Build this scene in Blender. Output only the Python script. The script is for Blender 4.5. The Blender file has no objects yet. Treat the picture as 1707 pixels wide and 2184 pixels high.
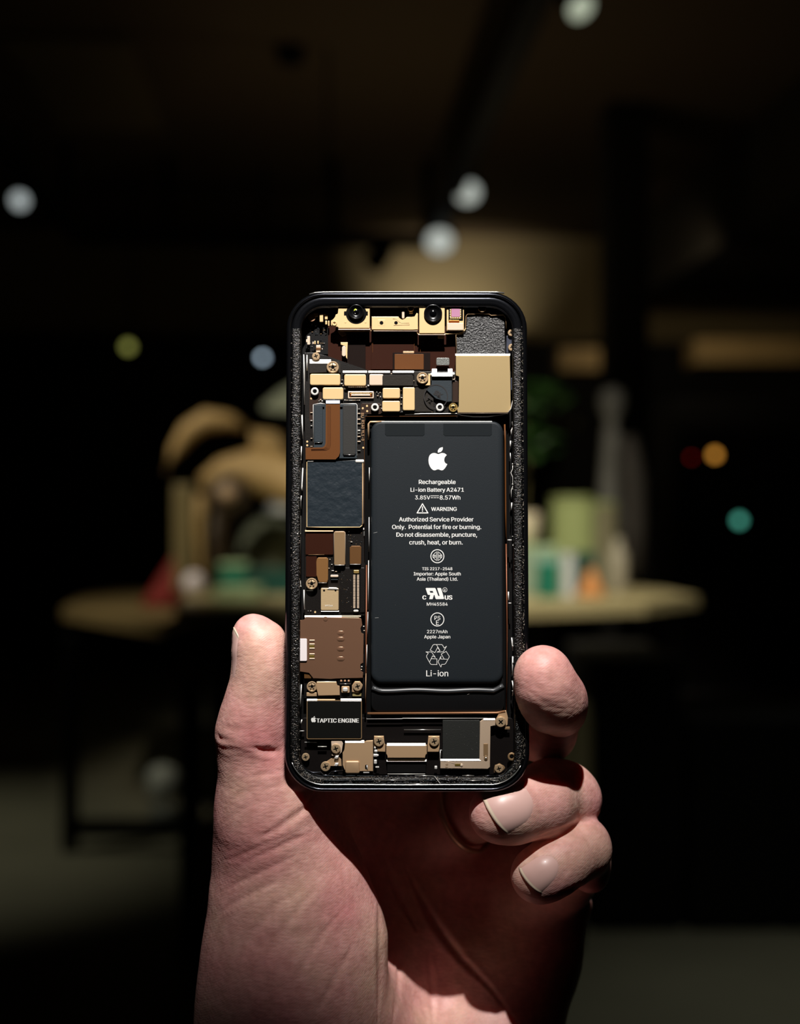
import bpy, bmesh, math, random, os
import numpy as np
from mathutils import Vector, Matrix
from mathutils.bvhtree import BVHTree

# ---------------------------------------------------------------- camera, world, lights, exposure
SC = bpy.context.scene
COL = SC.collection
CAMZ = 1.02
F = 2800.0                      # focal length in pixels of the 1707 px wide frame
CX, CY = 853.5, 1092.0
cam_d = bpy.data.cameras.new('camera')
cam_d.sensor_fit = 'HORIZONTAL'
cam_d.sensor_width = 36.0
cam_d.lens = 36.0 * F / 1707.0
cam_d.clip_start = 0.02
cam_d.clip_end = 60
cam_d.dof.use_dof = True
cam_d.dof.focus_distance = 0.3475
cam_d.dof.aperture_fstop = 9.6
cam = bpy.data.objects.new('camera', cam_d)
cam.location = (0, 0, CAMZ)
cam.rotation_euler = (math.pi / 2, 0, 0)
COL.objects.link(cam)
SC.camera = cam
SC.view_settings.view_transform = 'Standard'
SC.view_settings.look = 'None'
SC.view_settings.exposure = 0.0
SC.view_settings.gamma = 1.0
SC.view_settings.use_curve_mapping = False

w = bpy.data.worlds.new('world')
SC.world = w
w.use_nodes = True
w.node_tree.nodes['Background'].inputs[0].default_value = (0.9, 0.62, 0.4, 1)
w.node_tree.nodes['Background'].inputs[1].default_value = 0.004


def light(name, kind, loc, target, power, size, color=(1, 1, 1), spot=40, blend=0.4):
    d = bpy.data.lights.new(name, kind)
    d.energy = power
    d.color = color
    if kind == 'SPOT':
        d.spot_size = math.radians(spot)
        d.spot_blend = blend
        d.shadow_soft_size = size
    elif kind == 'AREA':
        d.shape = 'DISK'
        d.size = size
    else:
        d.shadow_soft_size = size
    o = bpy.data.objects.new(name, d)
    o.location = loc
    v = Vector(target) - Vector(loc)
    o.rotation_euler = v.to_track_quat('-Z', 'Y').to_euler()
    COL.objects.link(o)
    return o


# small narrow-beam lamp above the photographer: lights hand and phone
light('downlight', 'SPOT', (0.02, -0.15, CAMZ + 0.75), (0.0, 0.35, CAMZ + 0.052), 78, 0.008, (1.0, 0.955, 0.915), 14.2, 1.0)
# spots of the room, then an added upward fill
light('table_spot', 'SPOT', (0.3, 2.6, 2.6), (0.35, 4.4, 0.8), 270, 0.05, (1.0, 0.93, 0.74), 48, 0.9)
light('table_spot', 'SPOT', (-1.6, 3.0, 2.6), (-0.75, 4.5, 0.95), 125, 0.05, (1.0, 0.90, 0.66), 36, 0.9)
light('wall_spot', 'SPOT', (0.25, 8.45, 1.85), (0.30, 9.0, 2.32), 46, 0.05, (1.0, 0.93, 0.74), 84, 1.0)
light('floor_spot', 'SPOT', (1.0, 2.2, 2.6), (1.0, 2.5, 0), 42, 0.05, (0.98, 1.0, 0.84), 50, 1.0)
light('floor_spot', 'SPOT', (-1.6, 3.6, 2.6), (-1.5, 4.0, 0), 60, 0.05, (1.0, 0.98, 0.74), 50, 1.0)
light('bounce_fill', 'SPOT', (0.1, 5.5, 1.25), (0.1, 5.4, 3), 9, 0.05, (1.0, 0.82, 0.52), 150, 1.0)  # added fill without a fixture, stands for light bounced to the ceiling


# ---------------------------------------------------------------- materials
def s2l(c):
    return tuple((x / 12.92 if x <= 0.04045 else ((x + 0.055) / 1.055) ** 2.4) for x in (v / 255.0 for v in c))


MATS = {}


def mat(name, rgb, metal=0.0, rough=0.5, bump=0.0, scale=1000.0, emit=0.0, spec=0.5, var=0.0, coat=0.0, detail=3.0,
        stretch=None, vscale=None):
    """rgb in sRGB 0..255; bump/scale: fine procedural surface grain; var: colour variation"""
    if name in MATS:
        return MATS[name]
    m = bpy.data.materials.new(name)
    m.use_nodes = True
    nt = m.node_tree
    b = nt.nodes['Principled BSDF']
    col = s2l(rgb)
    b.inputs['Base Color'].default_value = (*col, 1)
    b.inputs['Metallic'].default_value = metal
    b.inputs['Roughness'].default_value = rough
    b.inputs['Specular IOR Level'].default_value = spec
    b.inputs['Coat Weight'].default_value = coat
    tc = nt.nodes.new('ShaderNodeTexCoord')
    src = tc.outputs['Object']
    if stretch:
        mp = nt.nodes.new('ShaderNodeMapping')
        mp.inputs['Scale'].default_value = stretch
        nt.links.new(src, mp.inputs['Vector'])
        src = mp.outputs['Vector']
    n = nt.nodes.new('ShaderNodeTexNoise')
    n.inputs['Scale'].default_value = scale
    n.inputs['Detail'].default_value = detail
    nt.links.new(src, n.inputs['Vector'])
    if bump:
        bp = nt.nodes.new('ShaderNodeBump')
        bp.inputs['Strength'].default_value = min(1.0, bump)
        bp.inputs['Distance'].default_value = 0.0006 * 400.0 / scale * max(1.0, bump)
        nt.links.new(n.outputs['Fac'], bp.inputs['Height'])
        nt.links.new(bp.outputs['Normal'], b.inputs['Normal'])
    if var:
        n2 = nt.nodes.new('ShaderNodeTexNoise')
        n2.inputs['Scale'].default_value = vscale or scale * 0.2
        nt.links.new(src, n2.inputs['Vector'])
        mx = nt.nodes.new('ShaderNodeMix')
        mx.data_type = 'RGBA'
        mx.inputs['A'].default_value = (*[c * (1 - var) for c in col], 1)
        mx.inputs['B'].default_value = (*[min(1, c * (1 + var)) for c in col], 1)
        nt.links.new(n2.outputs['Fac'], mx.inputs['Factor'])
        nt.links.new(mx.outputs['Result'], b.inputs['Base Color'])
    if emit:
        b.inputs['Emission Color'].default_value = (*col, 1)
        b.inputs['Emission Strength'].default_value = emit
    MATS[name] = m
    return m


# ---------------------------------------------------------------- object helpers
def link_mesh(name, me, m, parent=None, smooth=False, label=None):
    o = bpy.data.objects.new(name, me)
    COL.objects.link(o)
    if m is not None:
        for x in (m if isinstance(m, (list, tuple)) else [m]):
            me.materials.append(x)
    if parent is not None:
        o.parent = parent
    if smooth:
        for p in me.polygons:
            p.use_smooth = True
    if label:
        o['label'] = label
    return o


def tag(o, label, cat, group=None):
    o['label'] = label
    o['category'] = cat
    if group:
        o['group'] = group
    return o


def empty(name, loc, label, cat, group=None):
    o = bpy.data.objects.new(name, None)
    o.empty_display_size = 0.02
    o.location = loc
    COL.objects.link(o)
    return tag(o, label, cat, group)


def bm_mesh(bm, name='m'):
    bmesh.ops.recalc_face_normals(bm, faces=bm.faces[:])
    me = bpy.data.meshes.new(name)
    bm.to_mesh(me)
    bm.free()
    return me


# ---------------------------------------------------------------- ROOM (metres)
def at(px, py, Y):
    return Vector(((px - CX) * Y / F, Y, CAMZ + (CY - py) * Y / F))


def b_box(bm, c, s, rot=0.0, bevel=0.0):
    M = Matrix.Translation(c) @ Matrix.Rotation(rot, 4, 'Z') @ Matrix.Diagonal((*s, 1))
    r = bmesh.ops.create_cube(bm, size=1, matrix=M)
    if bevel:
        es = list({e for v in r['verts'] for e in v.link_edges})
        bmesh.ops.bevel(bm, geom=es, offset=bevel, segments=2, affect='EDGES', profile=0.6)


def b_lathe(bm, c, prof, seg=28, axis='Z', M0=None):
    """prof: list of (radius, height)"""
    M = Matrix.Translation(c) @ (M0 if M0 is not None else Matrix.Identity(4))
    rings = []
    for r, z in prof:
        rings.append([bm.verts.new(M @ Vector((r * math.cos(2 * math.pi * k / seg), r * math.sin(2 * math.pi * k / seg), z)))
                      for k in range(seg)])
    for a, b in zip(rings[:-1], rings[1:]):
        for k in range(seg):
            bm.faces.new((a[k], a[(k + 1) % seg], b[(k + 1) % seg], b[k]))
    bm.faces.new(rings[0][::-1])
    bm.faces.new(rings[-1])


def b_tube(bm, pts, rad, seg=12):
    pts = [Vector(p) for p in pts]
    rings = []
    for i, p in enumerate(pts):
        d = (pts[min(i + 1, len(pts) - 1)] - pts[max(i - 1, 0)]).normalized()
        up = Vector((0, 0, 1)) if abs(d.z) < 0.9 else Vector((1, 0, 0))
        u = d.cross(up).normalized()
        v = d.cross(u).normalized()
        r = rad[i] if isinstance(rad, (list, tuple)) else rad
        rings.append([bm.verts.new(p + (u * math.cos(2 * math.pi * k / seg) + v * math.sin(2 * math.pi * k / seg)) * r)
                      for k in range(seg)])
    for a, b in zip(rings[:-1], rings[1:]):
        for k in range(seg):
            bm.faces.new((a[k], a[(k + 1) % seg], b[(k + 1) % seg], b[k]))
    bm.faces.new(rings[0][::-1])
    bm.faces.new(rings[-1])


def solo(name, fn, m, parent=None, smooth=False, label=None, origin=None):
    bm = bmesh.new()
    fn(bm)
    me = bm_mesh(bm, name)
    o = link_mesh(name, me, m, parent, smooth, label)
    if origin is not None:
        o0 = Vector(origin)
        me.transform(Matrix.Translation(-o0))
        o.location = o0
    elif parent is not None and parent.type == 'EMPTY' and parent.get('category') and not parent.get('phone'):
        me.transform(Matrix.Translation(-parent.location))
    elif parent is not None and not parent.get('phone_part'):
        p = parent
        loc = Vector((0, 0, 0))
        while p is not None:
            loc += p.location
            p = p.parent
        me.transform(Matrix.Translation(-loc))
    return o


def struct(o):
    o['kind'] = 'structure'
    return o


YAW = math.radians(4.0)         # the room is turned slightly against the camera
ux = Vector((math.cos(YAW), math.sin(YAW), 0))
uy = Vector((-math.sin(YAW), math.cos(YAW), 0))


def R(x, y, z=0):
    return ux * x + uy * y + Vector((0, 0, z))


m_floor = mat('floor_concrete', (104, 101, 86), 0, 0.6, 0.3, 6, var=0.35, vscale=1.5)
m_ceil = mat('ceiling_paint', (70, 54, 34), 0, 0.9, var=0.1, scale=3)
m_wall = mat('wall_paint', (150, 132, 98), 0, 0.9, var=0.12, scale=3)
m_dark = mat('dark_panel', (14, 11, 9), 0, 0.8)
m_black = mat('black_metal', (6, 5, 5), 0.0, 0.7, spec=0.2)
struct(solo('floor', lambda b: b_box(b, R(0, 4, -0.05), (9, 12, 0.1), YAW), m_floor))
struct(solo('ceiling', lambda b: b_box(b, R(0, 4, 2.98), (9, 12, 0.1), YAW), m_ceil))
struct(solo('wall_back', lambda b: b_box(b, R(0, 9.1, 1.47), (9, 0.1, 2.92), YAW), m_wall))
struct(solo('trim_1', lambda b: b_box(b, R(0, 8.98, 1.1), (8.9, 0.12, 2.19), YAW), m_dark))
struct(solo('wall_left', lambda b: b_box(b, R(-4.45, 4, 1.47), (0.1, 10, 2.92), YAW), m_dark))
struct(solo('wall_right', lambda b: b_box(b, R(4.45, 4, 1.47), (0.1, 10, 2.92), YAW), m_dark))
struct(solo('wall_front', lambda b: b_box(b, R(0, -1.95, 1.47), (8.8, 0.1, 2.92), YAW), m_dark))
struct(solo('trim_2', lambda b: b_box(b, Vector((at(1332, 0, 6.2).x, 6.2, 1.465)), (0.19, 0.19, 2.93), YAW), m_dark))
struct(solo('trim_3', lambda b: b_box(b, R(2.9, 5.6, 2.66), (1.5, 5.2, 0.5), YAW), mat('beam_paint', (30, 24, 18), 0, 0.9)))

# ceiling hatch and sensor
o = solo('ceiling_hatch', lambda b: b_box(b, Vector((-1.38, 5.87, 2.915)), (0.5, 1.25, 0.03), YAW, 0.004),
         mat('hatch_paint', (92, 78, 54), 0, 0.8), origin=(-1.38, 5.87, 2.93))
tag(o, 'pale square access hatch in the dark ceiling, upper left', 'hatch')
p = at(620, 120, 5.4)
o = solo('smoke_detector', lambda b: b_lathe(b, Vector((p.x, p.y, 2.86)), [(0.03, 0), (0.055, 0.012), (0.06, 0.04), (0.06, 0.07)]),
         m_black, smooth=False, origin=(p.x, p.y, 2.93))
tag(o, 'small dark round detector on the ceiling left of the track', 'detector')

# lighting track: three runs hung on rods under the ceiling
TZ = 2.50


def on_plane(px, py, z):
    Y = F * (z - CAMZ) / (CY - py)
    return Vector(((px - CX) * Y / F, Y, z))


A0 = on_plane(920, 515, TZ)
B0 = on_plane(172, 505, TZ)
A1 = on_plane(1168, -70, TZ)
B1 = on_plane(-60, 230, TZ)


def bar(bm, a, b_, wd=0.05, hg=0.05):
    d = b_ - a
    ang = math.atan2(d.y, d.x)
    b_box(bm, (a + b_) / 2, (d.length + wd, wd, hg), ang)


tr = empty('lighting_track', A0, 'black three-sided lighting track hanging under the dark ceiling', 'lighting track')
solo('track_rail', lambda b: bar(b, A0, A1, 0.08, 0.07), m_black, tr)
solo('track_rail', lambda b: bar(b, B0, A0, 0.08, 0.07), m_black, tr)
solo('track_rail', lambda b: bar(b, B0, B1, 0.08, 0.07), m_black, tr)
for px, py in ((140, 480), (360, 506), (712, 511), (912, 515)):
    q = on_plane(px, py, TZ)
    solo('hanging_rod', lambda b: b_tube(b, [(q.x, q.y, TZ), (q.x, q.y, 2.935)], 0.028), m_black, tr)


def spot_head(px, py, Y, r, emit, rgb, label, name='track_spotlight', cat='spotlight', grp=None, tilt=(0, -0.8, -0.6), stem=0.0):
    c = at(px, py, Y)
    root = empty(name, c, label, cat, grp)
    d = Vector(tilt).normalized()
    q = d.to_track_quat('Z', 'Y').to_matrix().to_4x4()
    body = solo('lamp_housing', lambda b: b_lathe(b, c, [(r * 0.7, -0.15), (r * 1.0, -0.12), (r * 1.08, -0.002), (r * 1.0, -0.004), (r * 0.9, -0.01)], M0=q), m_black, root, True)
    solo('lamp_lens', lambda b: b_lathe(b, c, [(r * 0.9, -0.02), (r * 0.97, 0.0), (r * 0.6, 0.004)], M0=q),
         mat('lens_%d_%d_%d' % rgb + '_%g' % emit, rgb, 0, 0.5, emit=emit), root, label='glowing lens')
    if True:
        k = c - d * 0.09
        solo('lamp_arm', lambda b: b_tube(b, [k, (k.x, k.y, stem or max(k.z + 0.03, TZ - 0.026))], 0.01), m_black, root)
    return root


GL = 'lit track spotlights'
spot_head(938, 516, 6.7, 0.070, 0.62, (214, 222, 216), 'lit track spotlight at the track corner, lowest of the bright ones', grp=None)
spot_head(998, 411, 6.0, 0.056, 0.58, (208, 218, 214), 'lit track spotlight just above the corner one, beside the right rail')
spot_head(1240, 18, 4.05, 0.042, 0.62, (205, 215, 190), 'lit track spotlight cut by the top edge of the picture', tilt=(0.35, -0.55, -0.75))
spot_head(42, 428, 6.4, 0.040, 0.75, (205, 215, 215), 'small lit track spotlight at the far left', tilt=(0, -0.9, -0.4), stem=2.935)
spot_head(795, 566, 7.05, 0.062, 0.001, (10, 10, 10), 'unlit black spotlight hanging from the middle of the far rail', tilt=(-0.5, -0.3, -0.8))
spot_head(273, 740, 7.2, 0.028, 1.9, (120, 122, 60), 'dim yellow-green hanging lamp left of the phone', 'hanging_lamp', 'lamp', tilt=(0, -0.9, -0.4), stem=2.935)
spot_head(560, 763, 7.2, 0.018, 3.2, (170, 190, 205), 'small cool white hanging lamp close to the left of the phone', 'hanging_lamp', 'lamp', tilt=(0, -0.9, -0.4), stem=2.935)


def dot_lamp(px, py, Y, r, emit, rgb, label):
    c = at(px, py, Y)
    root = empty('indicator_lamp', c, label, 'indicator lamp')
    q = Vector((0, -1, 0)).to_track_quat('Z', 'Y').to_matrix().to_4x4()
    solo('bezel', lambda b: b_lathe(b, c, [(r * 1.6, -0.03), (r * 1.6, 0.0), (r * 1.1, 0.004)], M0=q), m_black, root)
    solo('lamp_lens', lambda b: b_lathe(b, c, [(r, 0.001), (r * 0.8, r * 0.4), (r * 0.3, r * 0.6)], M0=q),
         mat('lens_%d_%d_%d' % rgb, rgb, 0, 0.5, emit=emit), root)


shelfY = 7.0
rk = empty('equipment_rack', (at(1600, 0, shelfY).x, shelfY + 0.2, 0), 'tall black rack in the dark at the right with small coloured lights', 'rack')
solo('rack_body', lambda b: b_box(b, Vector((at(1600, 0, shelfY).x, shelfY + 0.3, 0.82)), (0.8, 0.5, 1.62), 0, 0.01), m_dark, rk)
for zz in (0.25, 0.75, 1.25):
    solo('rack_door', lambda b: b_box(b, Vector((at(1600, 0, shelfY).x, shelfY + 0.045, zz)), (0.74, 0.02, 0.44), 0, 0.005), m_black, rk)
YL = shelfY + 0.008
dot_lamp(1525, 970, YL, 0.024, 2.6, (190, 130, 50), 'orange round indicator light on the dark rack')
dot_lamp(1475, 976, YL, 0.013, 2.0, (120, 14, 14), 'dim red indicator light beside the orange one')
dot_lamp(1577, 1110, YL, 0.026, 2.3, (70, 150, 130), 'teal round indicator light below the orange one')
dot_lamp(1567, 1503, YL, 0.020, 1.0, (70, 90, 45), 'faint green indicator light low on the dark rack')

# shelves on the back wall
m_wood = mat('wood_tan', (176, 146, 98), 0, 0.6, 0.2, 40, var=0.2, vscale=8)
for (x0, x1, y0, y1, lb) in ((1485, 1760, 722, 775, 'tan wooden wall shelf at the right behind the table'),
                             (1195, 1290, 742, 790, 'short tan wooden wall shelf between phone and dark pillar')):
    a = at(x0, y1, 7.6)
    b_ = at(x1, y0, 7.6)
    o = solo('wall_shelf', lambda b: b_box(b, Vector(((a.x + b_.x) / 2, 7.75, (a.z + b_.z) / 2)), (b_.x - a.x, 0.3, b_.z - a.z), 0, 0.006), m_wood,
             origin=((a.x + b_.x) / 2, 7.75, a.z))
    tag(o, lb, 'shelf')
a, b_ = at(1040, 888, 7.6), at(1274, 868, 7.6)
o = solo('wall_shelf', lambda b: b_box(b, Vector(((a.x + b_.x) / 2, 8.65, a.z + 0.02)), (b_.x - a.x, 0.5, 0.05), 0, 0.006), mat('olive_board', (140, 136, 100), 0, 0.6),
         origin=((a.x + b_.x) / 2, 8.65, a.z))
tag(o, 'pale olive wall shelf at mid height just right of the phone', 'shelf')
light('shelf_spot', 'SPOT', (1.3, 6.6, 2.4), (1.6, 7.7, 1.95), 11, 0.04, (1.0, 0.84, 0.55), 110, 1.0)

# tables
TT = 0.75
m_top = mat('table_top_wood', (172, 158, 118), 0, 0.45, 0.1, 20, var=0.12, vscale=6)
m_top2 = mat('bench_top_wood', (122, 104, 70), 0, 0.5, 0.1, 20, var=0.15, vscale=6)


def slab(bm, pts, z0, z1):
    lo = [bm.verts.new((p.x, p.y, z0)) for p in pts]
    hi = [bm.verts.new((p.x, p.y, z1)) for p in pts]
    bm.faces.new(lo[::-1])
    bm.faces.new(hi)
    for i in range(len(pts)):
        j = (i + 1) % len(pts)
        bm.faces.new((lo[i], lo[j], hi[j], hi[i]))


tp = [on_plane(x, y, TT) for x, y in ((372, 1300), (700, 1296), (1130, 1293), (1380, 1285), (1492, 1271), (1420, 1257), (1300, 1247), (1200, 1240), (560, 1236), (420, 1244))]
tb = empty('work_table', (0.1, 4.3, 0), 'long light wooden work table crowded with things behind the phone', 'table')
solo('table_top', lambda b: slab(b, tp, TT - 0.035, TT), m_top, tb)
for px, Y in ((470, 4.05), (1230, 4.0), (520, 4.7), (1190, 4.75)):
    x = at(px, 0, Y).x
    solo('table_leg', lambda b: b_box(b, Vector((x, Y, (TT - 0.045) / 2)), (0.06, 0.06, TT - 0.045), 0, 0.004), m_black, tb)
bp = [on_plane(x, y, TT - 0.06) for x, y in ((345, 1330), (372, 1318), (470, 1296), (420, 1262), (250, 1258), (175, 1272), (132, 1296))]
bt = empty('side_bench', (on_plane(250, 1290, TT).x, 3.7, 0), 'dark-legged wooden side bench butting against the left end of the work table', 'bench')
solo('table_top', lambda b: slab(b, bp, TT - 0.10, TT - 0.06), m_top2, bt)
LA = at(150, 0, 3.95)
LB = at(407, 0, 3.05)
solo('table_leg', lambda b: b_box(b, Vector((LA.x, LA.y, 0.325)), (0.05, 0.05, 0.65), 0.3, 0.003), m_black, bt)
solo('table_leg', lambda b: b_box(b, Vector((LB.x, LB.y, 0.325)), (0.05, 0.05, 0.65), 0.3, 0.003), m_black, bt)
LC = Vector((at(470, 0, 3.95).x, 3.95, 0))
solo('table_leg', lambda b: b_box(b, Vector((LC.x, LC.y, 0.325)), (0.05, 0.05, 0.65), 0.3, 0.003), m_black, bt)
solo('stretcher', lambda b: bar(b, Vector((LA.x, LA.y, 0.07)), Vector((LC.x, LC.y, 0.07)), 0.045, 0.045), m_black, bt)
xa, xb = at(1262, 0, 3.2).x, at(1458, 0, 3.2).x
cb = empty('floor_cabinet', ((xa + xb) / 2, 3.4, 0), 'black floor cabinet at the right end of the work table', 'cabinet')
solo('cabinet_body', lambda b: b_box(b, Vector(((xa + xb) / 2, 3.45, 0.33)), (xb - xa, 0.48, 0.66), 0, 0.01), m_dark, cb)
solo('cabinet_door', lambda b: b_box(b, Vector(((xa + xb) / 2, 3.2, 0.33)), (xb - xa - 0.02, 0.02, 0.64), 0, 0.004), m_black, cb)

sb = empty('sideboard', (at(1640, 0, 3.3).x, 3.45, 0), 'low black sideboard at the right edge, next to the floor cabinet', 'sideboard')
sx0, sx1 = at(1466, 0, 3.2).x, at(1850, 0, 3.2).x
solo('sideboard_body', lambda b: b_box(b, Vector(((sx0 + sx1) / 2, 3.45, 0.26)), (sx1 - sx0, 0.48, 0.52), 0, 0.01), m_dark, sb)
for k in (0, 1):
    xc = sx0 + (sx1 - sx0) * (0.25 + 0.5 * k)
    solo('sideboard_door', lambda b: b_box(b, Vector((xc, 3.2, 0.26)), ((sx1 - sx0) / 2 - 0.01, 0.02, 0.5), 0, 0.004), m_black, sb)

# things on the table
TY = 4.45


def tz(px, Y=TY):
    return Vector((at(px, 0, Y).x, Y, TT))


def lathe_px(name, px, y_top, y_bot, halfw, m, label, cat, Y=TY, prof=None, base=TT, lid=None):
    h = (y_bot - y_top) * Y / F
    r = halfw * Y / F
    c = Vector((at(px, 0, Y).x, Y, base))
    prof = prof or [(0.95, 0), (1, 0.02), (1, 0.02), (1, 0.985), (1, 0.985), (0.97, 1.0)]
    root = empty(name, c, label, cat)
    solo('body', lambda b: b_lathe(b, c, [(r * a, h * z) for a, z in prof]), m, root, True)
    if lid:
        solo('lid', lambda b: b_lathe(b, c + Vector((0, 0, h)), [(r * lid[0], 0), (r * lid[0], lid[1] * h), (r * lid[0] * 0.7, lid[1] * h + 0.004)]), lid[2], root)
    return root


m_teal = mat('teal_box', (10, 108, 88), 0, 0.45)
m_teal_d = mat('dark_teal_box', (4, 62, 54), 0, 0.5)
m_mint = mat('mint_paper', (168, 190, 150), 0, 0.6)
m_white = mat('white_plastic', (196, 200, 204), 0, 0.4)
m_grey = mat('grey_green_bag', (92, 98, 84), 0, 0.7, 0.4, 20, var=0.2)
m_red = mat('red_cloth', (128, 26, 24), 0, 0.7)
m_canister = mat('pale_green_tin', (132, 140, 92), 0.0, 0.45)
m_stone = mat('grey_stone', (78, 76, 72), 0, 0.7, 0.4, 30, var=0.25)
m_orange = mat('orange_felt', (196, 130, 72), 0, 0.7)

# wooden sculpture: curved carved form with a round boss and a standing post
sc_c = tz(480)
ws = empty('wooden_sculpture', sc_c, 'carved light wood sculpture arching over the table left of the phone', 'sculpture')
Ys = TY


def P(px, py, dy=0.0):
    return at(px, py, Ys + dy)


solo('arch', lambda b: b_tube(b, [P(352, 1008), P(374, 960), P(402, 920), P(440, 896), P(490, 898), P(525, 912)], [0.008, 0.022, 0.034, 0.038, 0.028, 0.012], 16), m_wood, ws, True)
solo('body', lambda b: b_tube(b, [P(428, 1062), P(442, 1028), P(475, 1006), P(520, 1000), P(565, 1008), P(620, 1032), P(680, 1040)], [0.018, 0.034, 0.045, 0.062, 0.078, 0.078, 0.06], 18), m_wood, ws, True)
solo('crest', lambda b: b_tube(b, [P(532, 975), P(550, 936), P(574, 942), P(606, 990)], [0.042, 0.046, 0.044, 0.028], 16), m_wood, ws, True)
solo('neck', lambda b: b_tube(b, [P(430, 1056), P(424, 1110), P(427, 1180), P(434, 1258)], [0.024, 0.024, 0.014, 0.016], 14), m_wood, ws, True)
qm = Vector((0, -1, 0.15)).to_track_quat('Z', 'Y').to_matrix().to_4x4()
cc = P(487, 1052, -0.12)
solo('round_socket', lambda b: b_lathe(b, cc, [(0.062, -0.08), (0.066, 0.0), (0.05, 0.012)], M0=qm), mat('dark_wood', (50, 34, 16), 0, 0.6), ws, True)
solo('boss', lambda b: b_lathe(b, cc + Vector((0, -0.01, 0)), [(0.03, 0), (0.028, 0.02), (0.012, 0.03)], M0=qm), mat('pale_boss', (190, 160, 130), 0, 0.5), ws, True)
solo('post', lambda b: b_box(b, Vector((P(393, 0).x, Ys + 0.0, TT + (1264 - 1035) * Ys / F / 2)), (0.066, 0.07, (1264 - 1035) * Ys / F), 0, 0.01),
     mat('wood_olive', (120, 106, 70), 0, 0.6, 0.2, 30, var=0.15), ws)
solo('inner_column', lambda b: b_tube(b, [P(462, 1075, .06), P(462, 1160, .06), P(455, 1256, .06)], [0.045, 0.05, 0.045], 14), mat('dark_wood', (50, 34, 16)), ws, True)


def cone_thing(name, px, y_top, y_bot, hw, m, label, cat, Y=TY, lean=0.0):
    c = tz(px, Y)
    h = (y_bot - y_top) * Y / F
    r = hw * Y / F
    bm = bmesh.new()
    b_lathe(bm, Vector((0, 0, 0)), [(r, 0), (r * 0.98, h * 0.1), (r * 0.6, h * 0.5), (r * 0.22, h * 0.92), (r * 0.1, h)], 24)
    for v in bm.verts:
        v.co.x += lean * v.co.z
        v.co.y *= 0.6
    o = link_mesh(name, bm_mesh(bm, name), m, None, True)
    o.location = c
    if Y == 4.62:
        o.location.z = TT - 0.06        # the bag lies on the lower bench
    return tag(o, label, cat)


cone_thing('cloth_bag', 344, 1138, 1262, 44, m_red, 'slumped dark red cloth bag left of the wooden sculpture', 'bag', lean=0.35, Y=4.62)
o = solo('ball', lambda b: bmesh.ops.create_uvsphere(b, u_segments=24, v_segments=16, radius=0.037, matrix=Matrix.Translation(tz(414, 4.3) + Vector((0, 0, 0.037)))), mat('lilac_white', (236, 226, 240), 0, 0.4), smooth=True, origin=tz(414, 4.3))
tag(o, 'small white ball at the foot of the wooden post', 'ball')


def box_thing(name, x0, x1, y_top, m, label, cat, Y=TY, dep=0.14, base=TT, parts=None, rot=0.0, y_bot=None):
    a, b_ = at(x0, 0, Y), at(x1, 0, Y)
    ztop = CAMZ + (CY - y_top) * Y / F
    c = Vector(((a.x + b_.x) / 2, Y + dep / 2, base))
    root = empty(name, c, label, cat)
    hh = ztop - base
    solo('box_body', lambda b: b_box(b, c + Vector((0, 0, hh / 2)), (b_.x - a.x, dep, hh), rot, 0.004), m, root)
    solo('box_lid', lambda b: b_box(b, c + Vector((0, 0, hh + 0.004)), (b_.x - a.x + 0.006, dep + 0.006, 0.012), rot, 0.003), parts or m, root)
    return root


box_thing('tray', 455, 545, 1262, m_mint, 'flat mint green tray lying on the table under the teal box', 'tray', Y=4.05, dep=0.2)
box_thing('storage_box', 468, 524, 1207, m_teal, 'small teal box left of the phone', 'box', Y=4.3, dep=0.09, base=TT, parts=m_mint)
box_thing('storage_box', 532, 660, 1222, m_teal_d, 'dark green low box under the grey bag, half behind the phone', 'box', Y=4.3, dep=0.14)
gb = lathe_px('grey_bag', 572, 1098, 1250, 66, m_grey, 'large grey-green bag standing on the table, half hidden by the phone', 'bag', Y=4.78,
              prof=[(0.9, 0), (1, 0.1), (1.0, 0.45), (0.9, 0.75), (0.6, 0.94), (0.2, 1)])
cp = at(596, 1094, 4.78)
o = solo('white_cap', lambda b: b_lathe(b, cp, [(0.05, 0), (0.055, 0.005), (0.045, 0.03), (0.02, 0.045)]), m_white, smooth=True, origin=cp)
tag(o, 'pale cap resting on top of the grey bag', 'cap')
cone_thing('felt_ornament', 470, 1168, 1250, 26, mat('brown_felt', (150, 92, 50), 0, 0.7), 'small brown pointed ornament behind the teal box', 'ornament', Y=4.72)
cone_thing('felt_ornament', 1261, 1200, 1262, 30, m_orange, 'orange pointed ornament at the right end of the table', 'ornament', Y=4.2)
lathe_px('tin_canister', 1222, 1062, 1250, 46, m_canister, 'tall pale green tin canister right of the phone', 'canister', Y=4.55, lid=(1.04, 0.05, m_canister))
lathe_px('grey_canister', 1278, 1075, 1250, 36, mat('grey_tin', (110, 104, 80), 0.1, 0.5), 'olive grey canister beside the pale green tin', 'canister', Y=4.66, lid=(1.04, 0.04, m_canister))
lathe_px('bottle', 1318, 1140, 1256, 20, mat('cream_plastic', (150, 142, 124), 0, 0.5), 'slim cream bottle at the right of the canisters', 'bottle', Y=4.4,
         prof=[(0.95, 0), (1, 0.04), (1, 0.7), (0.5, 0.84), (0.45, 1)])
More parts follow.
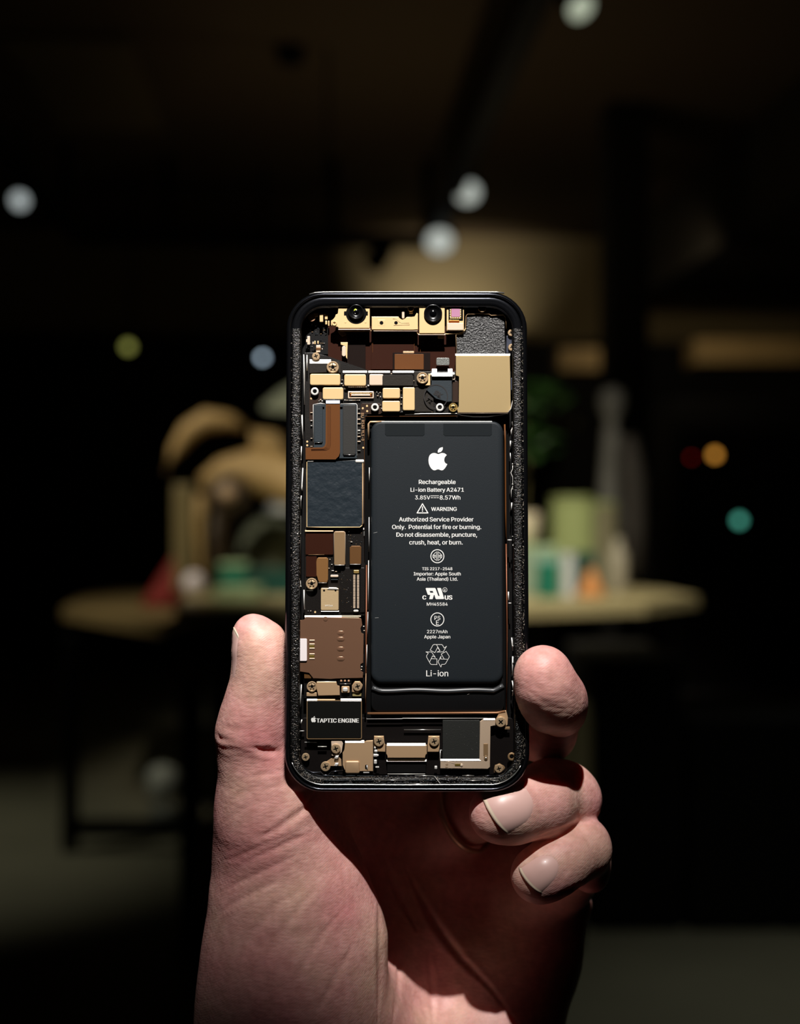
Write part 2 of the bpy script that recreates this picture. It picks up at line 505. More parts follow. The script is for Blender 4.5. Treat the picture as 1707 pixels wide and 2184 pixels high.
# grey statue on tall plinth behind the canisters
sy = 4.78
st = empty('stone_statue', tz(1300, sy), 'slender grey stone statue rising behind the canisters', 'statue')
solo('figure', lambda b: b_tube(b, [at(1300, 1240, sy), at(1300, 1100, sy), at(1298, 1050, sy), at(1300, 980, sy), at(1305, 930, sy), at(1304, 900, sy), at(1305, 868, sy), at(1306, 840, sy), at(1306, 826, sy)],
                                [0.055, 0.05, 0.036, 0.03, 0.034, 0.022, 0.048, 0.046, 0.02], 18), m_stone, st, True)
solo('drapery', lambda b: b_tube(b, [at(1350, 1225, sy), at(1352, 1120, sy), at(1348, 1020, sy), at(1340, 930, sy)], [0.05, 0.045, 0.05, 0.03], 14), mat('brown_grey_drape', (36, 30, 25), 0, 0.8), st, True)
box_thing('gift_box', 1085, 1190, 1172, mat('mint_box', (140, 160, 140), 0, 0.5), 'flat pale mint box just right of the phone', 'box', Y=4.3, dep=0.15, parts=m_mint)
box_thing('gift_box', 1150, 1192, 1200, m_teal, 'small teal box in front of the pale mint box', 'box', Y=4.15, dep=0.08, parts=mat('pale_teal', (110, 170, 160), 0, 0.5))
box_thing('gift_box', 1200, 1225, 1188, m_white, 'small white box between teal box and canister', 'box', Y=4.2, dep=0.06)
box_thing('gift_box', 1226, 1272, 1186, m_teal_d, 'dark teal box behind the orange ornament', 'box', Y=4.3, dep=0.1)
# potted plant
py_ = 4.36
zt = CAMZ + (CY - 1172) * py_ / F + 0.012
pl = empty('potted_plant', Vector((at(1122, 0, py_).x, py_ + 0.07, zt)), 'leafy green plant in a cream pot standing on the pale mint box', 'plant')
pc = pl.location.copy()
solo('pot', lambda b: b_lathe(b, pc, [(0.035, 0), (0.048, 0.03), (0.055, 0.10), (0.05, 0.11), (0.04, 0.105)]), mat('cream_pot', (200, 186, 160), 0, 0.5), pl, True)
random.seed(4)


def leaves(b):
    for k in range(46):
        a = random.uniform(0, 2 * math.pi)
        r0 = random.uniform(0.02, 0.14)
        z0 = random.uniform(0.30, 0.56)
        c = pc + Vector((math.cos(a) * r0, math.sin(a) * r0 * 0.6, z0))
        L = random.uniform(0.05, 0.09)
        M = Matrix.Translation(c) @ Matrix.Rotation(random.uniform(0, 6.28), 4, 'Z') @ Matrix.Rotation(random.uniform(-0.7, 0.7), 4, 'Y') @ Matrix.Diagonal((L, L * 0.4, 0.006, 1))
        bmesh.ops.create_icosphere(b, subdivisions=1, radius=1, matrix=M)


solo('foliage', leaves, mat('leaf_green', (26, 56, 12), 0, 0.5, var=0.3, scale=10), pl)
solo('stem', lambda b: b_tube(b, [pc + Vector((0, 0, 0.1)), pc + Vector((0.01, 0, 0.3)), pc + Vector((-0.01, 0, 0.5))], 0.006), mat('stem', (60, 54, 24)), pl)

# stools and floor things
m_pouf = mat('beige_fabric', (170, 158, 120), 0, 0.9, 0.3, 60)


def pouf(px, y_top, y_bot, hw, Y, label):
    c = Vector((at(px, 0, Y).x, Y, 0))
    r = hw * Y / F
    h = CAMZ + (CY - y_top) * Y / F
    root = empty('stool', c, label, 'stool')
    solo('seat', lambda b: b_lathe(b, c, [(r * 0.9, h * 0.35), (r, h * 0.42), (r, h * 0.93), (r * 0.9, h), (r * 0.5, h + 0.01)]), m_pouf, root, True)
    for k in range(4):
        a = k * math.pi / 2 + 0.6
        solo('stool_leg', lambda b: b_tube(b, [c + Vector((math.cos(a) * r * 0.8, math.sin(a) * r * 0.8, 0)), c + Vector((math.cos(a) * r * 0.7, math.sin(a) * r * 0.7, h * 0.4))], 0.015), m_black, root)


pouf(1188, 1490, 1700, 74, 3.1, 'beige upholstered stool under the table, right of the phone')
pouf(470, 1755, 1900, 50, 2.9, 'beige stool in the dark just left of the wrist')
lathe_px('jerrycan', 348, 1618, 1690, 34, mat('grey_plastic', (150, 154, 150), 0, 0.5), 'grey-white container on the floor under the side bench, farther one', 'container', Y=4.35, base=0.07, prof=[(0.9, 0), (1, 0.05), (1, 0.8), (0.6, 0.95), (0.3, 1)])
bpy.data.objects['jerrycan'].location.z += 0
lathe_px('jerrycan', 350, 1690, 1750, 32, mat('grey_plastic2', (110, 112, 108), 0, 0.5), 'grey container on the floor under the side bench, nearer one', 'container', Y=4.15, base=0.0, prof=[(0.9, 0), (1, 0.05), (1, 0.9), (0.8, 1)])

ls = at(700, 872, 5.4)
lsr = empty('pale_glow_shade', ls, 'added glowing cream shade shape for a pale patch, mostly hidden behind the upper left edge of the phone', 'lamp')
solo('glow_shade', lambda b: b_lathe(b, ls, [(0.27, 0), (0.27, 0.01), (0.2, 0.07), (0.08, 0.14), (0.03, 0.16)]), mat('cream_glow', (190, 190, 150), 0, 0.7, emit=0.25), lsr, True)  # made-up hanging shade; its glow stands for a pale light patch
solo('glow_cord', lambda b: b_tube(b, [ls + Vector((0, 0, 0.15)), Vector((ls.x, ls.y, 2.935))], 0.006), m_black, lsr)
#PART2

# ---------------------------------------------------------------- PHONE (root local axes: x right, y up the phone, z out of its open face)
TILT = math.radians(3.3)
PC = Vector(((868 - CX) / F * 0.35, 0.35, (CY - 1151) / F * 0.35))
NV = Vector((0, -math.cos(TILT), math.sin(TILT)))
VV = Vector((0, math.sin(TILT), math.cos(TILT)))
phone = empty('phone', PC + Vector((0, 0, CAMZ)), 'opened black phone with its battery, chips and screws exposed, held upright in the hand', 'phone')
phone.rotation_euler = (math.pi / 2 - TILT, 0, 0)
phone['phone'] = 1


def L(px, py, h=0.0):
    """pixel on the photo -> point of the phone's own space at height h (mm) over its middle plane"""
    h *= 0.001
    d = Vector(((px - CX) / F, 1, (CY - py) / F))
    t = (h + PC.dot(NV)) / d.dot(NV)
    W = d * t - PC
    return Vector((W.x, W.dot(VV), h))


def rpoly(x0, y0, x1, y1, r=2.0, n=4):
    """rounded rectangle outline in photo pixels"""
    r = min(r, (x1 - x0) / 2 - .01, (y1 - y0) / 2 - .01)
    if r <= 0.05:
        return [(x0, y0), (x1, y0), (x1, y1), (x0, y1)]
    out = []
    for cx, cy, a in ((x0 + r, y0 + r, 180), (x1 - r, y0 + r, 270), (x1 - r, y1 - r, 0), (x0 + r, y1 - r, 90)):
        for k in range(n + 1):
            t = math.radians(a + 90 * k / n)
            out.append((cx + r * math.cos(t), cy + r * math.sin(t)))
    return out


def cpoly(cx, cy, r, n=28):
    return [(cx + r * math.cos(2 * math.pi * k / n), cy + r * math.sin(2 * math.pi * k / n)) for k in range(n)]


def b_prism(bm, poly, h, thick, bev=0.12, seg=2):
    """solid with outline poly (pixels), top at h mm, thick mm deep, top edge rounded by bev mm"""
    top = [bm.verts.new(L(x, y, h)) for x, y in poly]
    bot = [bm.verts.new((v.co.x, v.co.y, v.co.z - thick * 0.001)) for v in top]
    ft = bm.faces.new(top)
    bm.faces.new(bot[::-1])
    n = len(poly)
    for i in range(n):
        bm.faces.new((top[i], bot[i], bot[(i + 1) % n], top[(i + 1) % n]))
    if bev:
        es = [e for e in ft.edges]
        bmesh.ops.bevel(bm, geom=es, offset=bev * 0.001, segments=seg, affect='EDGES', profile=0.5, clamp_overlap=True)


def b_ring(bm, outer, inner, h, thick):
    n = len(outer)
    lo = []
    for ring in (outer, inner):
        t = [bm.verts.new(L(x, y, h)) for x, y in ring]
        b = [bm.verts.new((v.co.x, v.co.y, v.co.z - thick * 0.001)) for v in t]
        lo.append((t, b))
    (ot, ob), (it, ib) = lo
    for i in range(n):
        j = (i + 1) % n
        bm.faces.new((ot[i], ot[j], it[j], it[i]))
        bm.faces.new((ob[i], ib[i], ib[j], ob[j]))
        bm.faces.new((ot[i], ob[i], ob[j], ot[j]))
        bm.faces.new((it[i], it[j], ib[j], ib[i]))


def b_wedge(bm, x0, y0, x1, y1, h_hi, rise, thick=0.3):
    """strip that tilts up towards the top of the phone: y0 edge low, y1 edge high"""
    a = [L(x0, y0, h_hi - rise), L(x1, y0, h_hi - rise), L(x1, y1, h_hi), L(x0, y1, h_hi)]
    t = [bm.verts.new(p) for p in a]
    zb = (h_hi - rise - thick) * 0.001
    b = [bm.verts.new((p.x, p.y, zb)) for p in a]
    bm.faces.new(t)
    bm.faces.new(b[::-1])
    for i in range(4):
        bm.faces.new((t[i], b[i], b[(i + 1) % 4], t[(i + 1) % 4]))


def b_line(bm, pts, wpx, h, thick=0.15, seg=6):
    """rounded raised wire along pixel points"""
    P3 = [L(x, y, h) for x, y in pts]
    r = wpx * 0.5 * 0.000125
    rings = []
    for i, p in enumerate(P3):
        d = (P3[min(i + 1, len(P3) - 1)] - P3[max(i - 1, 0)]).normalized()
        s = Vector((-d.y, d.x, 0))
        rings.append([bm.verts.new(p + s * (r * math.cos(math.pi * k / seg)) + Vector((0, 0, r * math.sin(math.pi * k / seg)))) for k in range(seg + 1)]
                     + [bm.verts.new(p - s * r - Vector((0, 0, thick * 0.001))), bm.verts.new(p + s * r - Vector((0, 0, thick * 0.001)))])
    n = len(rings[0])
    for a, b in zip(rings[:-1], rings[1:]):
        for k in range(n):
            bm.faces.new((a[k], a[(k + 1) % n], b[(k + 1) % n], b[k]))
    bm.faces.new(rings[0][::-1])
    bm.faces.new(rings[-1])


def part(name, fn, m, parent=None, smooth=False, label=None):
    bm = bmesh.new()
    fn(bm)
    o = link_mesh(name, bm_mesh(bm, name), m, parent or phone, smooth, label)
    return o


GOLD = (206, 170, 118)
m_gold = mat('gold_plate', (232, 199, 145), 0.35, 0.42, 0.12, 9000)
m_gold2 = mat('bronze_plate', (200, 166, 128), 0.45, 0.45, 0.12, 9000)
m_gold3 = mat('dull_bronze_plate', (146, 118, 84), 0.45, 0.5, 0.15, 9000)
m_gold4 = mat('dark_bronze_plate', (104, 70, 34), 0.45, 0.5, 0.15, 9000)
m_big = mat('brushed_gold_plate', (190, 166, 120), 0.55, 0.40, 0.12, 7000)
m_pale = mat('pale_plate', (226, 204, 180), 0.3, 0.4, 0.1, 9000)
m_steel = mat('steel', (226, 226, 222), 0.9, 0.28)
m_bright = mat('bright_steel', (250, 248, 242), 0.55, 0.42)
m_screw = mat('screw_steel', (214, 184, 146), 0.6, 0.34)
m_hole = mat('hole_black', (3, 3, 3), 0, 0.8, spec=0.1)
m_frame = mat('frame_black', (66, 68, 74), 0.95, 0.2, 0.03, 3000)
m_bead = mat('adhesive_black', (10, 9, 8), 0.0, 0.2, 3.0, 3000, detail=4)
m_floor_p = mat('tray_black', (9, 8, 8), 0.0, 0.5, 0.2, 3000, spec=0.2)
m_pcb = mat('board_black', (16, 12, 9), 0.0, 0.36, 0.9, 5200, detail=4)
m_pcbb = mat('board_brown', (44, 26, 14), 0.1, 0.4, 0.25, 5000)
m_flex = mat('flex_brown', (46, 18, 6), 0.0, 0.6, 0.15, 2500, stretch=(3, 0.2, 1), spec=0.1)
m_flexl = mat('flex_orange', (96, 56, 22), 0.0, 0.5, 0.2, 3000, stretch=(4, 0.2, 1), spec=0.2)
m_tape = mat('tape_dark_grey', (44, 51, 56), 0.0, 0.55, 0.25, 2600, spec=0.2)
m_tape2 = mat('tape_brown_black', (38, 34, 29), 0.0, 0.55, 0.3, 2200, spec=0.2)
m_wrink = mat('tape_wrinkled', (28, 37, 44), 0.0, 0.45, 0.5, 420, detail=4, spec=0.3)
m_glit = mat('foam_black', (60, 60, 60), 0.3, 0.28, 3.2, 2100, detail=3)
m_glit2 = mat('foam_grey', (120, 122, 118), 0.3, 0.3, 1.4, 3800, detail=3)
m_batt = mat('battery_black', (27, 32, 36), 0.0, 0.5, 0.35, 5000, detail=2, spec=0.2)
m_ink = mat('white_ink', (232, 232, 228), 0, 0.6)
m_inkd = mat('tan_ink', (190, 150, 110), 0, 0.6)

# --- frame: one lofted ring
X0, X1, Y0, Y1 = 611.5, 1125.5, 621.5, 1680.5


def loops(spec, n=10, R0=80):
    bm = bmesh.new()
    rings = []
    hw = (X1 - X0) / 2 * 0.000125
    hh = (Y1 - Y0) / 2 * 0.000125
    for ins, h in spec:
        ins *= 0.001
        rr = max(R0 * 0.000125 - ins, 0.0008)
        ring = []
        for sx, sy, a in ((1, 1, 0), (-1, 1, 90), (-1, -1, 180), (1, -1, 270)):
            cx, cy = sx * (hw - ins - rr), sy * (hh - ins - rr)
            for k in range(n + 1):
                t = math.radians(a + 90 * k / n)
                ring.append(bm.verts.new((cx + rr * math.cos(t), cy + rr * math.sin(t), h * 0.001)))
        rings.append(ring)
    for a, b in zip(rings[:-1], rings[1:]):
        m_ = len(a)
        for k in range(m_):
            bm.faces.new((a[k], a[(k + 1) % m_], b[(k + 1) % m_], b[k]))
    return bm, rings


bm, rg = loops([(3.9, -3.7), (0.9, -3.7), (0.35, -3.45), (0.05, -2.9), (0, -2.2), (0, 2.4), (0.05, 2.75), (0.18, 3.15), (0.5, 3.52), (0.8, 3.68), (0.9, 3.7), (1.05, 3.6), (1.3, 3.2), (1.4, 2.6), (3.9, 2.55), (3.9, -3.7)])
frame = link_mesh('metal_frame', bm_mesh(bm), m_frame, phone, True)
bm, rg = loops([(1.45, 2.5), (1.5, 3.0), (1.9, 3.3), (2.5, 3.15), (3.0, 3.2), (3.6, 3.1), (3.95, 2.8), (4.0, 2.4)])
bead = link_mesh('adhesive_bead', bm_mesh(bm), [m_bead, m_frame], phone, True, 'gritty black glue bead')
ytop = L(868, 704).y
for p_ in bead.data.polygons:
    if p_.center.y > ytop:
        p_.material_index = 1
bm, rg = loops([(4.0, -2.6), (3.9, -2.6), (3.9, -3.72)])
bm.faces.new(rg[0])
bm.faces.new(rg[-1][::-1])
tray = link_mesh('inner_tray', bm_mesh(bm), m_floor_p, phone)
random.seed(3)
for ofs, wl, hh in ((1672.5, 1.6, 3.6), (1664.5, 1.1, 3.38), (1654.5, 1.5, 3.1)):  # lines along the bottom rim; the outermost row stands for the edge highlight
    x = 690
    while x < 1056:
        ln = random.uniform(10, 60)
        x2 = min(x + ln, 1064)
        part('rim_glint_line', lambda b: b_line(b, [(x, ofs), ((x + x2) / 2, ofs + random.uniform(-.8, .8)), (x2, ofs)], wl, hh), random.choice([m_steel, m_frame, m_tape]), frame, True)
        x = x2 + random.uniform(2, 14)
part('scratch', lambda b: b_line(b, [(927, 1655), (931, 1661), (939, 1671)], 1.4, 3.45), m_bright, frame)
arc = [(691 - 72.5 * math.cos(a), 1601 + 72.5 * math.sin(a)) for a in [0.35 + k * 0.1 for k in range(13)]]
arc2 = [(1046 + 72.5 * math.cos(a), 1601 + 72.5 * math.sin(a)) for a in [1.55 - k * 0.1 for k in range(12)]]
part('rim_glint_line', lambda b: b_line(b, arc + [(760, 1673.5), (868, 1674), (980, 1673.5)] + arc2, 1.9, 3.6), m_steel, frame, True)  # highlight on the bottom rim and corners, modelled as a steel strip
part('rim_glint_line', lambda b: b_line(b, [(660, 628), (672, 624.5), (690, 623.2), (868, 622.6), (1060, 623.2), (1076, 625)], 3.0, 3.35), m_steel, frame, True)  # edge reflection of the top rim, laid on as a bright strip
# corner gussets
part('corner_lip', lambda b: b_line(b, [(639, 1620), (643, 1634), (652, 1642), (668, 1648), (684, 1647), (690, 1653), (700, 1654), (708, 1646), (732, 1644)], 3.2, 2.7, 0.5), m_frame, frame, True)
part('corner_lip', lambda b: b_line(b, [(1104, 1622), (1097, 1632), (1085, 1640), (1076, 1652), (1064, 1656), (1040, 1656)], 4.2, 2.8, 0.5), m_frame, frame, True)
# thin contact rails along the left and right walls
random.seed(11)
m_rail = m_bright


def rail(pts, wl=2.2, h=2.6):
    part('contact_rail', lambda b: b_line(b, pts, wl, h, 0.8), m_rail, tray, True)


for pts in ([(648, 756), (649, 800), (649, 862)], [(655, 757), (655, 790)], [(644.5, 885), (646, 935)], [(643, 952), (642, 980)],
            [(646, 998), (644, 1040), (644, 1046)], [(643, 1057), (641.5, 1070), (642, 1085)], [(641, 1100), (641, 1150), (640.5, 1225)],
            [(640, 1238), (641.5, 1250)], [(648.5, 1258), (649, 1300)], [(643, 1460), (642, 1480), (640.5, 1508)], [(644, 1535), (642, 1544)],
            [(1094, 899), (1095, 910), (1091, 918), (1091, 928)], [(1089.5, 940), (1089, 954)], [(1089, 966), (1089.5, 982)],
            [(1094, 990), (1094, 1000), (1090, 1008), (1094, 1018), (1094.5, 1036), (1091, 1046), (1091, 1064)], [(1092, 1072), (1091, 1088)],
            [(1083, 1152), (1092, 1152)], [(1085, 1262), (1085, 1280)], [(1085, 1286.5), (1091, 1286.5)], [(1092, 1360), (1094, 1388)],
            [(1094, 1400), (1093, 1440)], [(1093, 1452), (1096, 1470), (1094, 1484)], [(1096, 756), (1096, 790), (1095, 850), (1090, 872), (1084, 880)]):
    rail(pts, random.choice([1.6, 2.2, 2.6]), random.uniform(2.0, 2.7))
for k in range(34):
    x, y = (random.uniform(637, 642), random.uniform(880, 1300)) if k % 2 else (random.uniform(1093, 1098), random.uniform(900, 1480))
    s = random.uniform(0.7, 1.5)
    part('solder_fleck', lambda b: b_prism(b, cpoly(x, y, s, 8), 2.75, 0.8, 0.05, 1), m_bright, tray)


def grain_glints(bm):
    def g(x, y, h):
        c = L(x, y, h)
        s_ = random.uniform(0.00004, 0.00011)
        M = Matrix.Translation(c) @ Matrix.Rotation(random.uniform(0, 6.28), 4, 'Z') @ Matrix.Rotation(random.uniform(-0.9, 0.3), 4, 'X') @ Matrix.Diagonal((s_ * random.uniform(1, 2.2), s_, s_ * 0.7, 1))
        bmesh.ops.create_icosphere(bm, subdivisions=1, radius=1, matrix=M)
    for k in range(430):
        y = random.uniform(700, 1620)
        g(random.gauss(1121 - (1120 - 1117), 1.6), y, 3.35)
        g(random.uniform(1103, 1119), y + random.uniform(-9, 9), 3.22)
    for k in range(330):
        g(random.uniform(621, 640), random.uniform(705, 1620), 3.22)
    for k in range(240):
        g(random.uniform(690, 1062), random.uniform(1655, 1668), 3.22)
    for k in range(90):
        a = random.uniform(0, math.pi / 2)
        q = random.uniform(60, 72)
        g(691 - q * math.cos(a), 1601 + q * math.sin(a), 3.2)
        g(1046 + q * math.cos(a), 1601 + q * math.sin(a), 3.2)


gr = part('glue_grain_glint', grain_glints, mat('pale_glint', (150, 140, 128), 0.5, 0.3), bead)  # pale flecks stand for light glinting on the gritty bead
gr['kind'] = 'stuff'


# --- screws and small hardware
def screw(px, py, r, h, parent, kind='cross', m=None, rot=0.3):
    m = m or m_screw
    bm = bmesh.new()
    c = L(px, py, h)
    R1 = r * 0.000125
    if kind == 'ring':
        prof = [(R1, -0.0007), (R1, -0.00008), (R1 * 0.86, 0), (R1 * 0.6, 0), (R1 * 0.5, -0.0002), (R1 * 0.48, -0.0006)]
    elif kind == 'hex':
        prof = [(R1, -0.0009), (R1, -0.0001), (R1 * 0.93, 0), (R1 * 0.78, 0), (R1 * 0.7, -0.00016), (R1 * 0.45, -0.00006), (R1 * 0.3, -0.00008), (R1 * 0.26, -0.0005)]
    else:
        prof = [(R1, -0.0009), (R1, -0.00012), (R1 * 0.9, 0), (R1 * 0.55, 0.00001), (R1 * 0.2, 0.0)]
    b_lathe(bm, c, prof, 24)
    nf = len(bm.faces)
    if kind == 'cross':
        for a in (rot, rot + math.pi / 2):
            M = Matrix.Translation(c) @ Matrix.Rotation(a, 4, 'Z') @ Matrix.Diagonal((R1 * 1.05, R1 * 0.24, 0.00006, 1))
            bmesh.ops.create_cube(bm, size=1, matrix=M)
    elif kind == 'ring' or kind == 'hex':
        M = Matrix.Translation(c - Vector((0, 0, 0.00045))) @ Matrix.Diagonal((R1 * 0.42, R1 * 0.42, 0.0003, 1))
        bmesh.ops.create_uvsphere(bm, u_segments=12, v_segments=6, radius=1, matrix=M)
    if kind == 'hex':
        for a in (0.4, 1.66, 2.91, 4.17, 5.43):
            M = Matrix.Translation(c) @ Matrix.Rotation(a, 4, 'Z') @ Matrix.Translation((R1 * 0.5, 0, 0)) @ Matrix.Diagonal((R1 * 0.34, R1 * 0.1, 0.00008, 1))
            bmesh.ops.create_cube(bm, size=1, matrix=M)
    bm.faces.ensure_lookup_table()
    for f in bm.faces[nf:]:
        f.material_index = 1
    me = bm_mesh(bm)
    o = link_mesh('screw', me, [m, m_hole], parent)
    return o


def hole(px, py, r, h, parent):
    part('hole', lambda b: b_prism(b, cpoly(px, py, r, 16), h + 0.015, 0.05, 0), m_hole, parent)


def pad(x0, y0, x1, y1, h=1.5, m=None, parent=None, name='shield_plate', r=3, th=0.8, bev=0.14, label=None):
    return part(name, lambda b: b_prism(b, rpoly(x0, y0, x1, y1, r), h, th, bev), m or m_gold, parent, label=label)


# --- logic board
board = part('logic_board', lambda b: b_prism(b, [(650, 752), (668, 752), (700, 760), (790, 792), (972, 792), (972, 880), (784, 880), (778, 900), (778, 1313), (650, 1313)], 0.4, 0.8, 0.1), m_pcb)
upper = part('upper_bracket_bed', lambda b: b_prism(b, rpoly(652, 655, 1094, 756, 10), -1.2, 0.8, 0.1), m_floor_p)
flexbed = part('flex_cable', lambda b: b_prism(b, rpoly(700, 690, 972, 794, 2), -0.9, 0.2, 0), m_flex, label='dark brown flat cable behind the camera bracket')
part('cable_panel', lambda b: b_prism(b, rpoly(740, 716, 780, 790, 1), -0.6, 0.2, 0.05), mat('flex_black', (20, 8, 4), 0, 0.65, spec=0.1), flexbed)
part('cable_panel', lambda b: b_prism(b, rpoly(792, 717, 884, 788, 1), -0.62, 0.2, 0.05), m_flex, flexbed)
part('cable_panel', lambda b: b_prism(b, rpoly(838, 752, 918, 790, 1), -0.2, 0.3, 0.05), mat('flex_black', (20, 8, 4), 0, 0.65, spec=0.1), flexbed)
part('cable_panel', lambda b: b_prism(b, rpoly(842, 755, 904, 788, 1), -0.1, 0.3, 0.05), m_flexl, flexbed)
for x in (795, 884, 897):
    part('cable_trace', lambda b: b_line(b, [(x, 718), (x, 752)], 0.8, -0.55), m_flexl, flexbed)
pad(860, 749, 883.5, 753.5, 0.0, m_gold2, flexbed, 'contact_bar', 1, 0.3, 0.05)
part('metal_clip', lambda b: b_prism(b, [(727, 730), (742, 730), (741, 750), (741, 766), (738, 762), (738, 738), (727, 735)], 0.3, 0.4, 0.06), m_gold, flexbed)
pad(729.5, 738, 738, 760, 0.4, m_pale, flexbed, 'spring_pad', 4, 0.4, 0.1)
part('metal_tab', lambda b: b_prism(b, [(720, 705), (728, 704), (739, 711), (738, 715), (730, 717), (724, 712)], 0.3, 0.3, 0.06), m_gold3, flexbed)

# --- front camera bracket
cb1 = part('camera_bracket', lambda b: b_prism(b, [(723, 646), (789, 646), (789, 700), (722, 700), (722, 696), (715, 696), (706, 694), (706, 684), (713, 680), (716, 676), (716, 671), (722, 669)], 2.4, 1.0, 0.12), m_gold)
part('bracket_edge', lambda b: b_wedge(b, 722, 700.5, 790, 703, 2.3, 0.25), m_pale, cb1)
part('bracket_edge', lambda b: b_prism(b, rpoly(725, 704.5, 793, 706.5, 0.5), 1.8, 0.5, 0.05), m_gold3, cb1)
for x, y in ((737, 649), (781, 650), (737, 687), (780, 687)):
    part('rivet', lambda b: b_prism(b, cpoly(x, y, 2.2, 12), 2.46, 0.1, 0.05, 1), m_gold, cb1)
screw(713.5, 689.5, 5.5, 2.6, cb1, 'ring', m_gold)


def lens(px, py, r, parent, inner, label):
    g = mat('lens_black', (4, 4, 6), 0.0, 0.12, coat=1.0)
    base = part('camera_lens', lambda b: b_prism(b, cpoly(px, py, r, 40), 2.43, 0.4, 0.02), m_hole, parent, label=label)
    c = L(px, py - 3, 2.45)
    q = inner * 0.000125
    bm = bmesh.new()
    b_lathe(bm, c, [(q * 1.1, -0.0002), (q * 1.08, 0.0006), (q, 0.0008), (q * 0.9, 0.0007), (q * 0.72, 0.00025), (q * 0.42, 0.0001)], 36)
    link_mesh('lens_barrel', bm_mesh(bm), mat('barrel_black', (14, 14, 16), 0.3, 0.25), parent, True)
    bm = bmesh.new()
    bmesh.ops.create_uvsphere(bm, u_segments=20, v_segments=10, radius=1, matrix=Matrix.Translation(c + Vector((0, 0, 0.0001))) @ Matrix.Diagonal((q * 0.42, q * 0.42, 0.0003, 1)))
    link_mesh('lens_glass', bm_mesh(bm), g, parent, True)


lens(760, 669, 22, cb1, 15, 'round black lens with a yellow-green glint')
part('lens_notch', lambda b: b_prism(b, rpoly(734, 664, 785, 673, 1), 2.425, 0.1, 0), m_hole, cb1)
part('lens_reflection', lambda b: b_prism(b, cpoly(758.5, 662, 3.6, 14), 2.75, 0.2, 0.05), mat('reflection_green', (190, 200, 60), 0.2, 0.3), cb1)  # yellowish reflection in the lens, built as a coloured disc
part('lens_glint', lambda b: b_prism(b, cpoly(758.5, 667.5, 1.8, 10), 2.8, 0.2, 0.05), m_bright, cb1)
cb2 = part('camera_bracket', lambda b: b_prism(b, [(793, 675), (850, 675), (853, 680), (858, 683), (864, 681), (868, 676), (885, 676), (889, 667), (892, 669), (892, 703), (880, 703), (793, 703)], 2.1, 0.9, 0.12), m_gold)
part('bracket_edge', lambda b: b_wedge(b, 797, 704, 891, 706, 1.9, 0.2), m_pale, cb2)
part('bracket_groove', lambda b: b_line(b, [(838, 680), (846, 680), (851, 686), (857, 689), (873, 689), (874, 693), (840, 694)], 1.1, 2.1, 0.1), m_gold2, cb2, True)
hole(814, 688.5, 4.2, 2.1, cb2)
hole(845, 688.5, 3.8, 2.1, cb2)
pad(806, 682, 822, 695, 2.12, m_gold, cb2, 'raised_frame', 1, 0.1, 0.04)
hole(814, 688.5, 4.0, 2.13, cb2)
cb3 = part('camera_bracket', lambda b: b_prism(b, rpoly(894.5, 646, 949, 711, 1.5), 2.5, 1.2, 0.12), m_gold)
part('bracket_edge', lambda b: b_wedge(b, 893, 711.5, 950, 714, 2.3, 0.25), m_pale, cb3)
lens(924, 672, 25, cb3, 18, 'larger round black lens')
for a in range(8):
    t0, t1 = a * math.pi / 4 + 0.39, (a + 1) * math.pi / 4 + 0.39
    part('lens_facet', lambda b: b_line(b, [(924 + 17.5 * math.cos(t0), 667 + 17.5 * math.sin(t0)), (924 + 17.5 * math.cos(t1), 667 + 17.5 * math.sin(t1))], 0.7, 3.2, 0.1), mat('barrel_black', (14, 14, 16)), cb3)
pad(934, 713.5, 948, 721.5, 1.4, m_gold, cb3, 'metal_tab', 1.5, 0.4, 0.08)
part('bracket_rail', lambda b: b_line(b, [(876, 705), (888, 706), (892, 713), (934, 713.5), (975, 711), (986, 709), (990, 706), (994, 700)], 1.5, 1.5, 0.4), m_gold, cb3, True)
sm = part('sensor_module', lambda b: b_prism(b, [(953, 652), (956, 647), (987, 647), (990, 652), (990, 705), (953, 705)], 2.2, 1.0, 0.12), m_gold)
pad(957, 650, 988, 684, 2.24, m_hole, sm, 'sensor_well', 1, 0.1, 0)
pad(960, 653, 984, 680, 2.32, mat('gold_contacts', (230, 190, 90), 0.8, 0.3), sm, 'contact_ring', 1, 0.1, 0.03)
for k in range(5):
    for x, y in ((962 + 4.6 * k, 654), (962 + 4.6 * k, 678), (960.8, 656 + 4.8 * k), (982.8, 656 + 4.8 * k)):
        part('bond_pad', lambda b: b_prism(b, rpoly(x - 0.9, y - 1.1, x + 0.9, y + 1.1, 0.3), 2.36, 0.1, 0.03, 1), m_bright, sm)
pad(963, 656.5, 981.5, 676, 2.38, mat('sensor_pink', (196, 140, 170), 0.2, 0.3, var=0.3, scale=300), sm, 'sensor_window', 1, 0.1, 0.04, label='pink shining square sensor')
pad(957.5, 682.5, 980, 688.5, 2.3, mat('copper', (200, 110, 50), 0.8, 0.3), sm, 'copper_strip', 1, 0.1, 0.05)
pad(954.5, 689, 988.5, 704, 2.3, m_pale, sm, 'module_foot', 1, 0.2, 0.08)
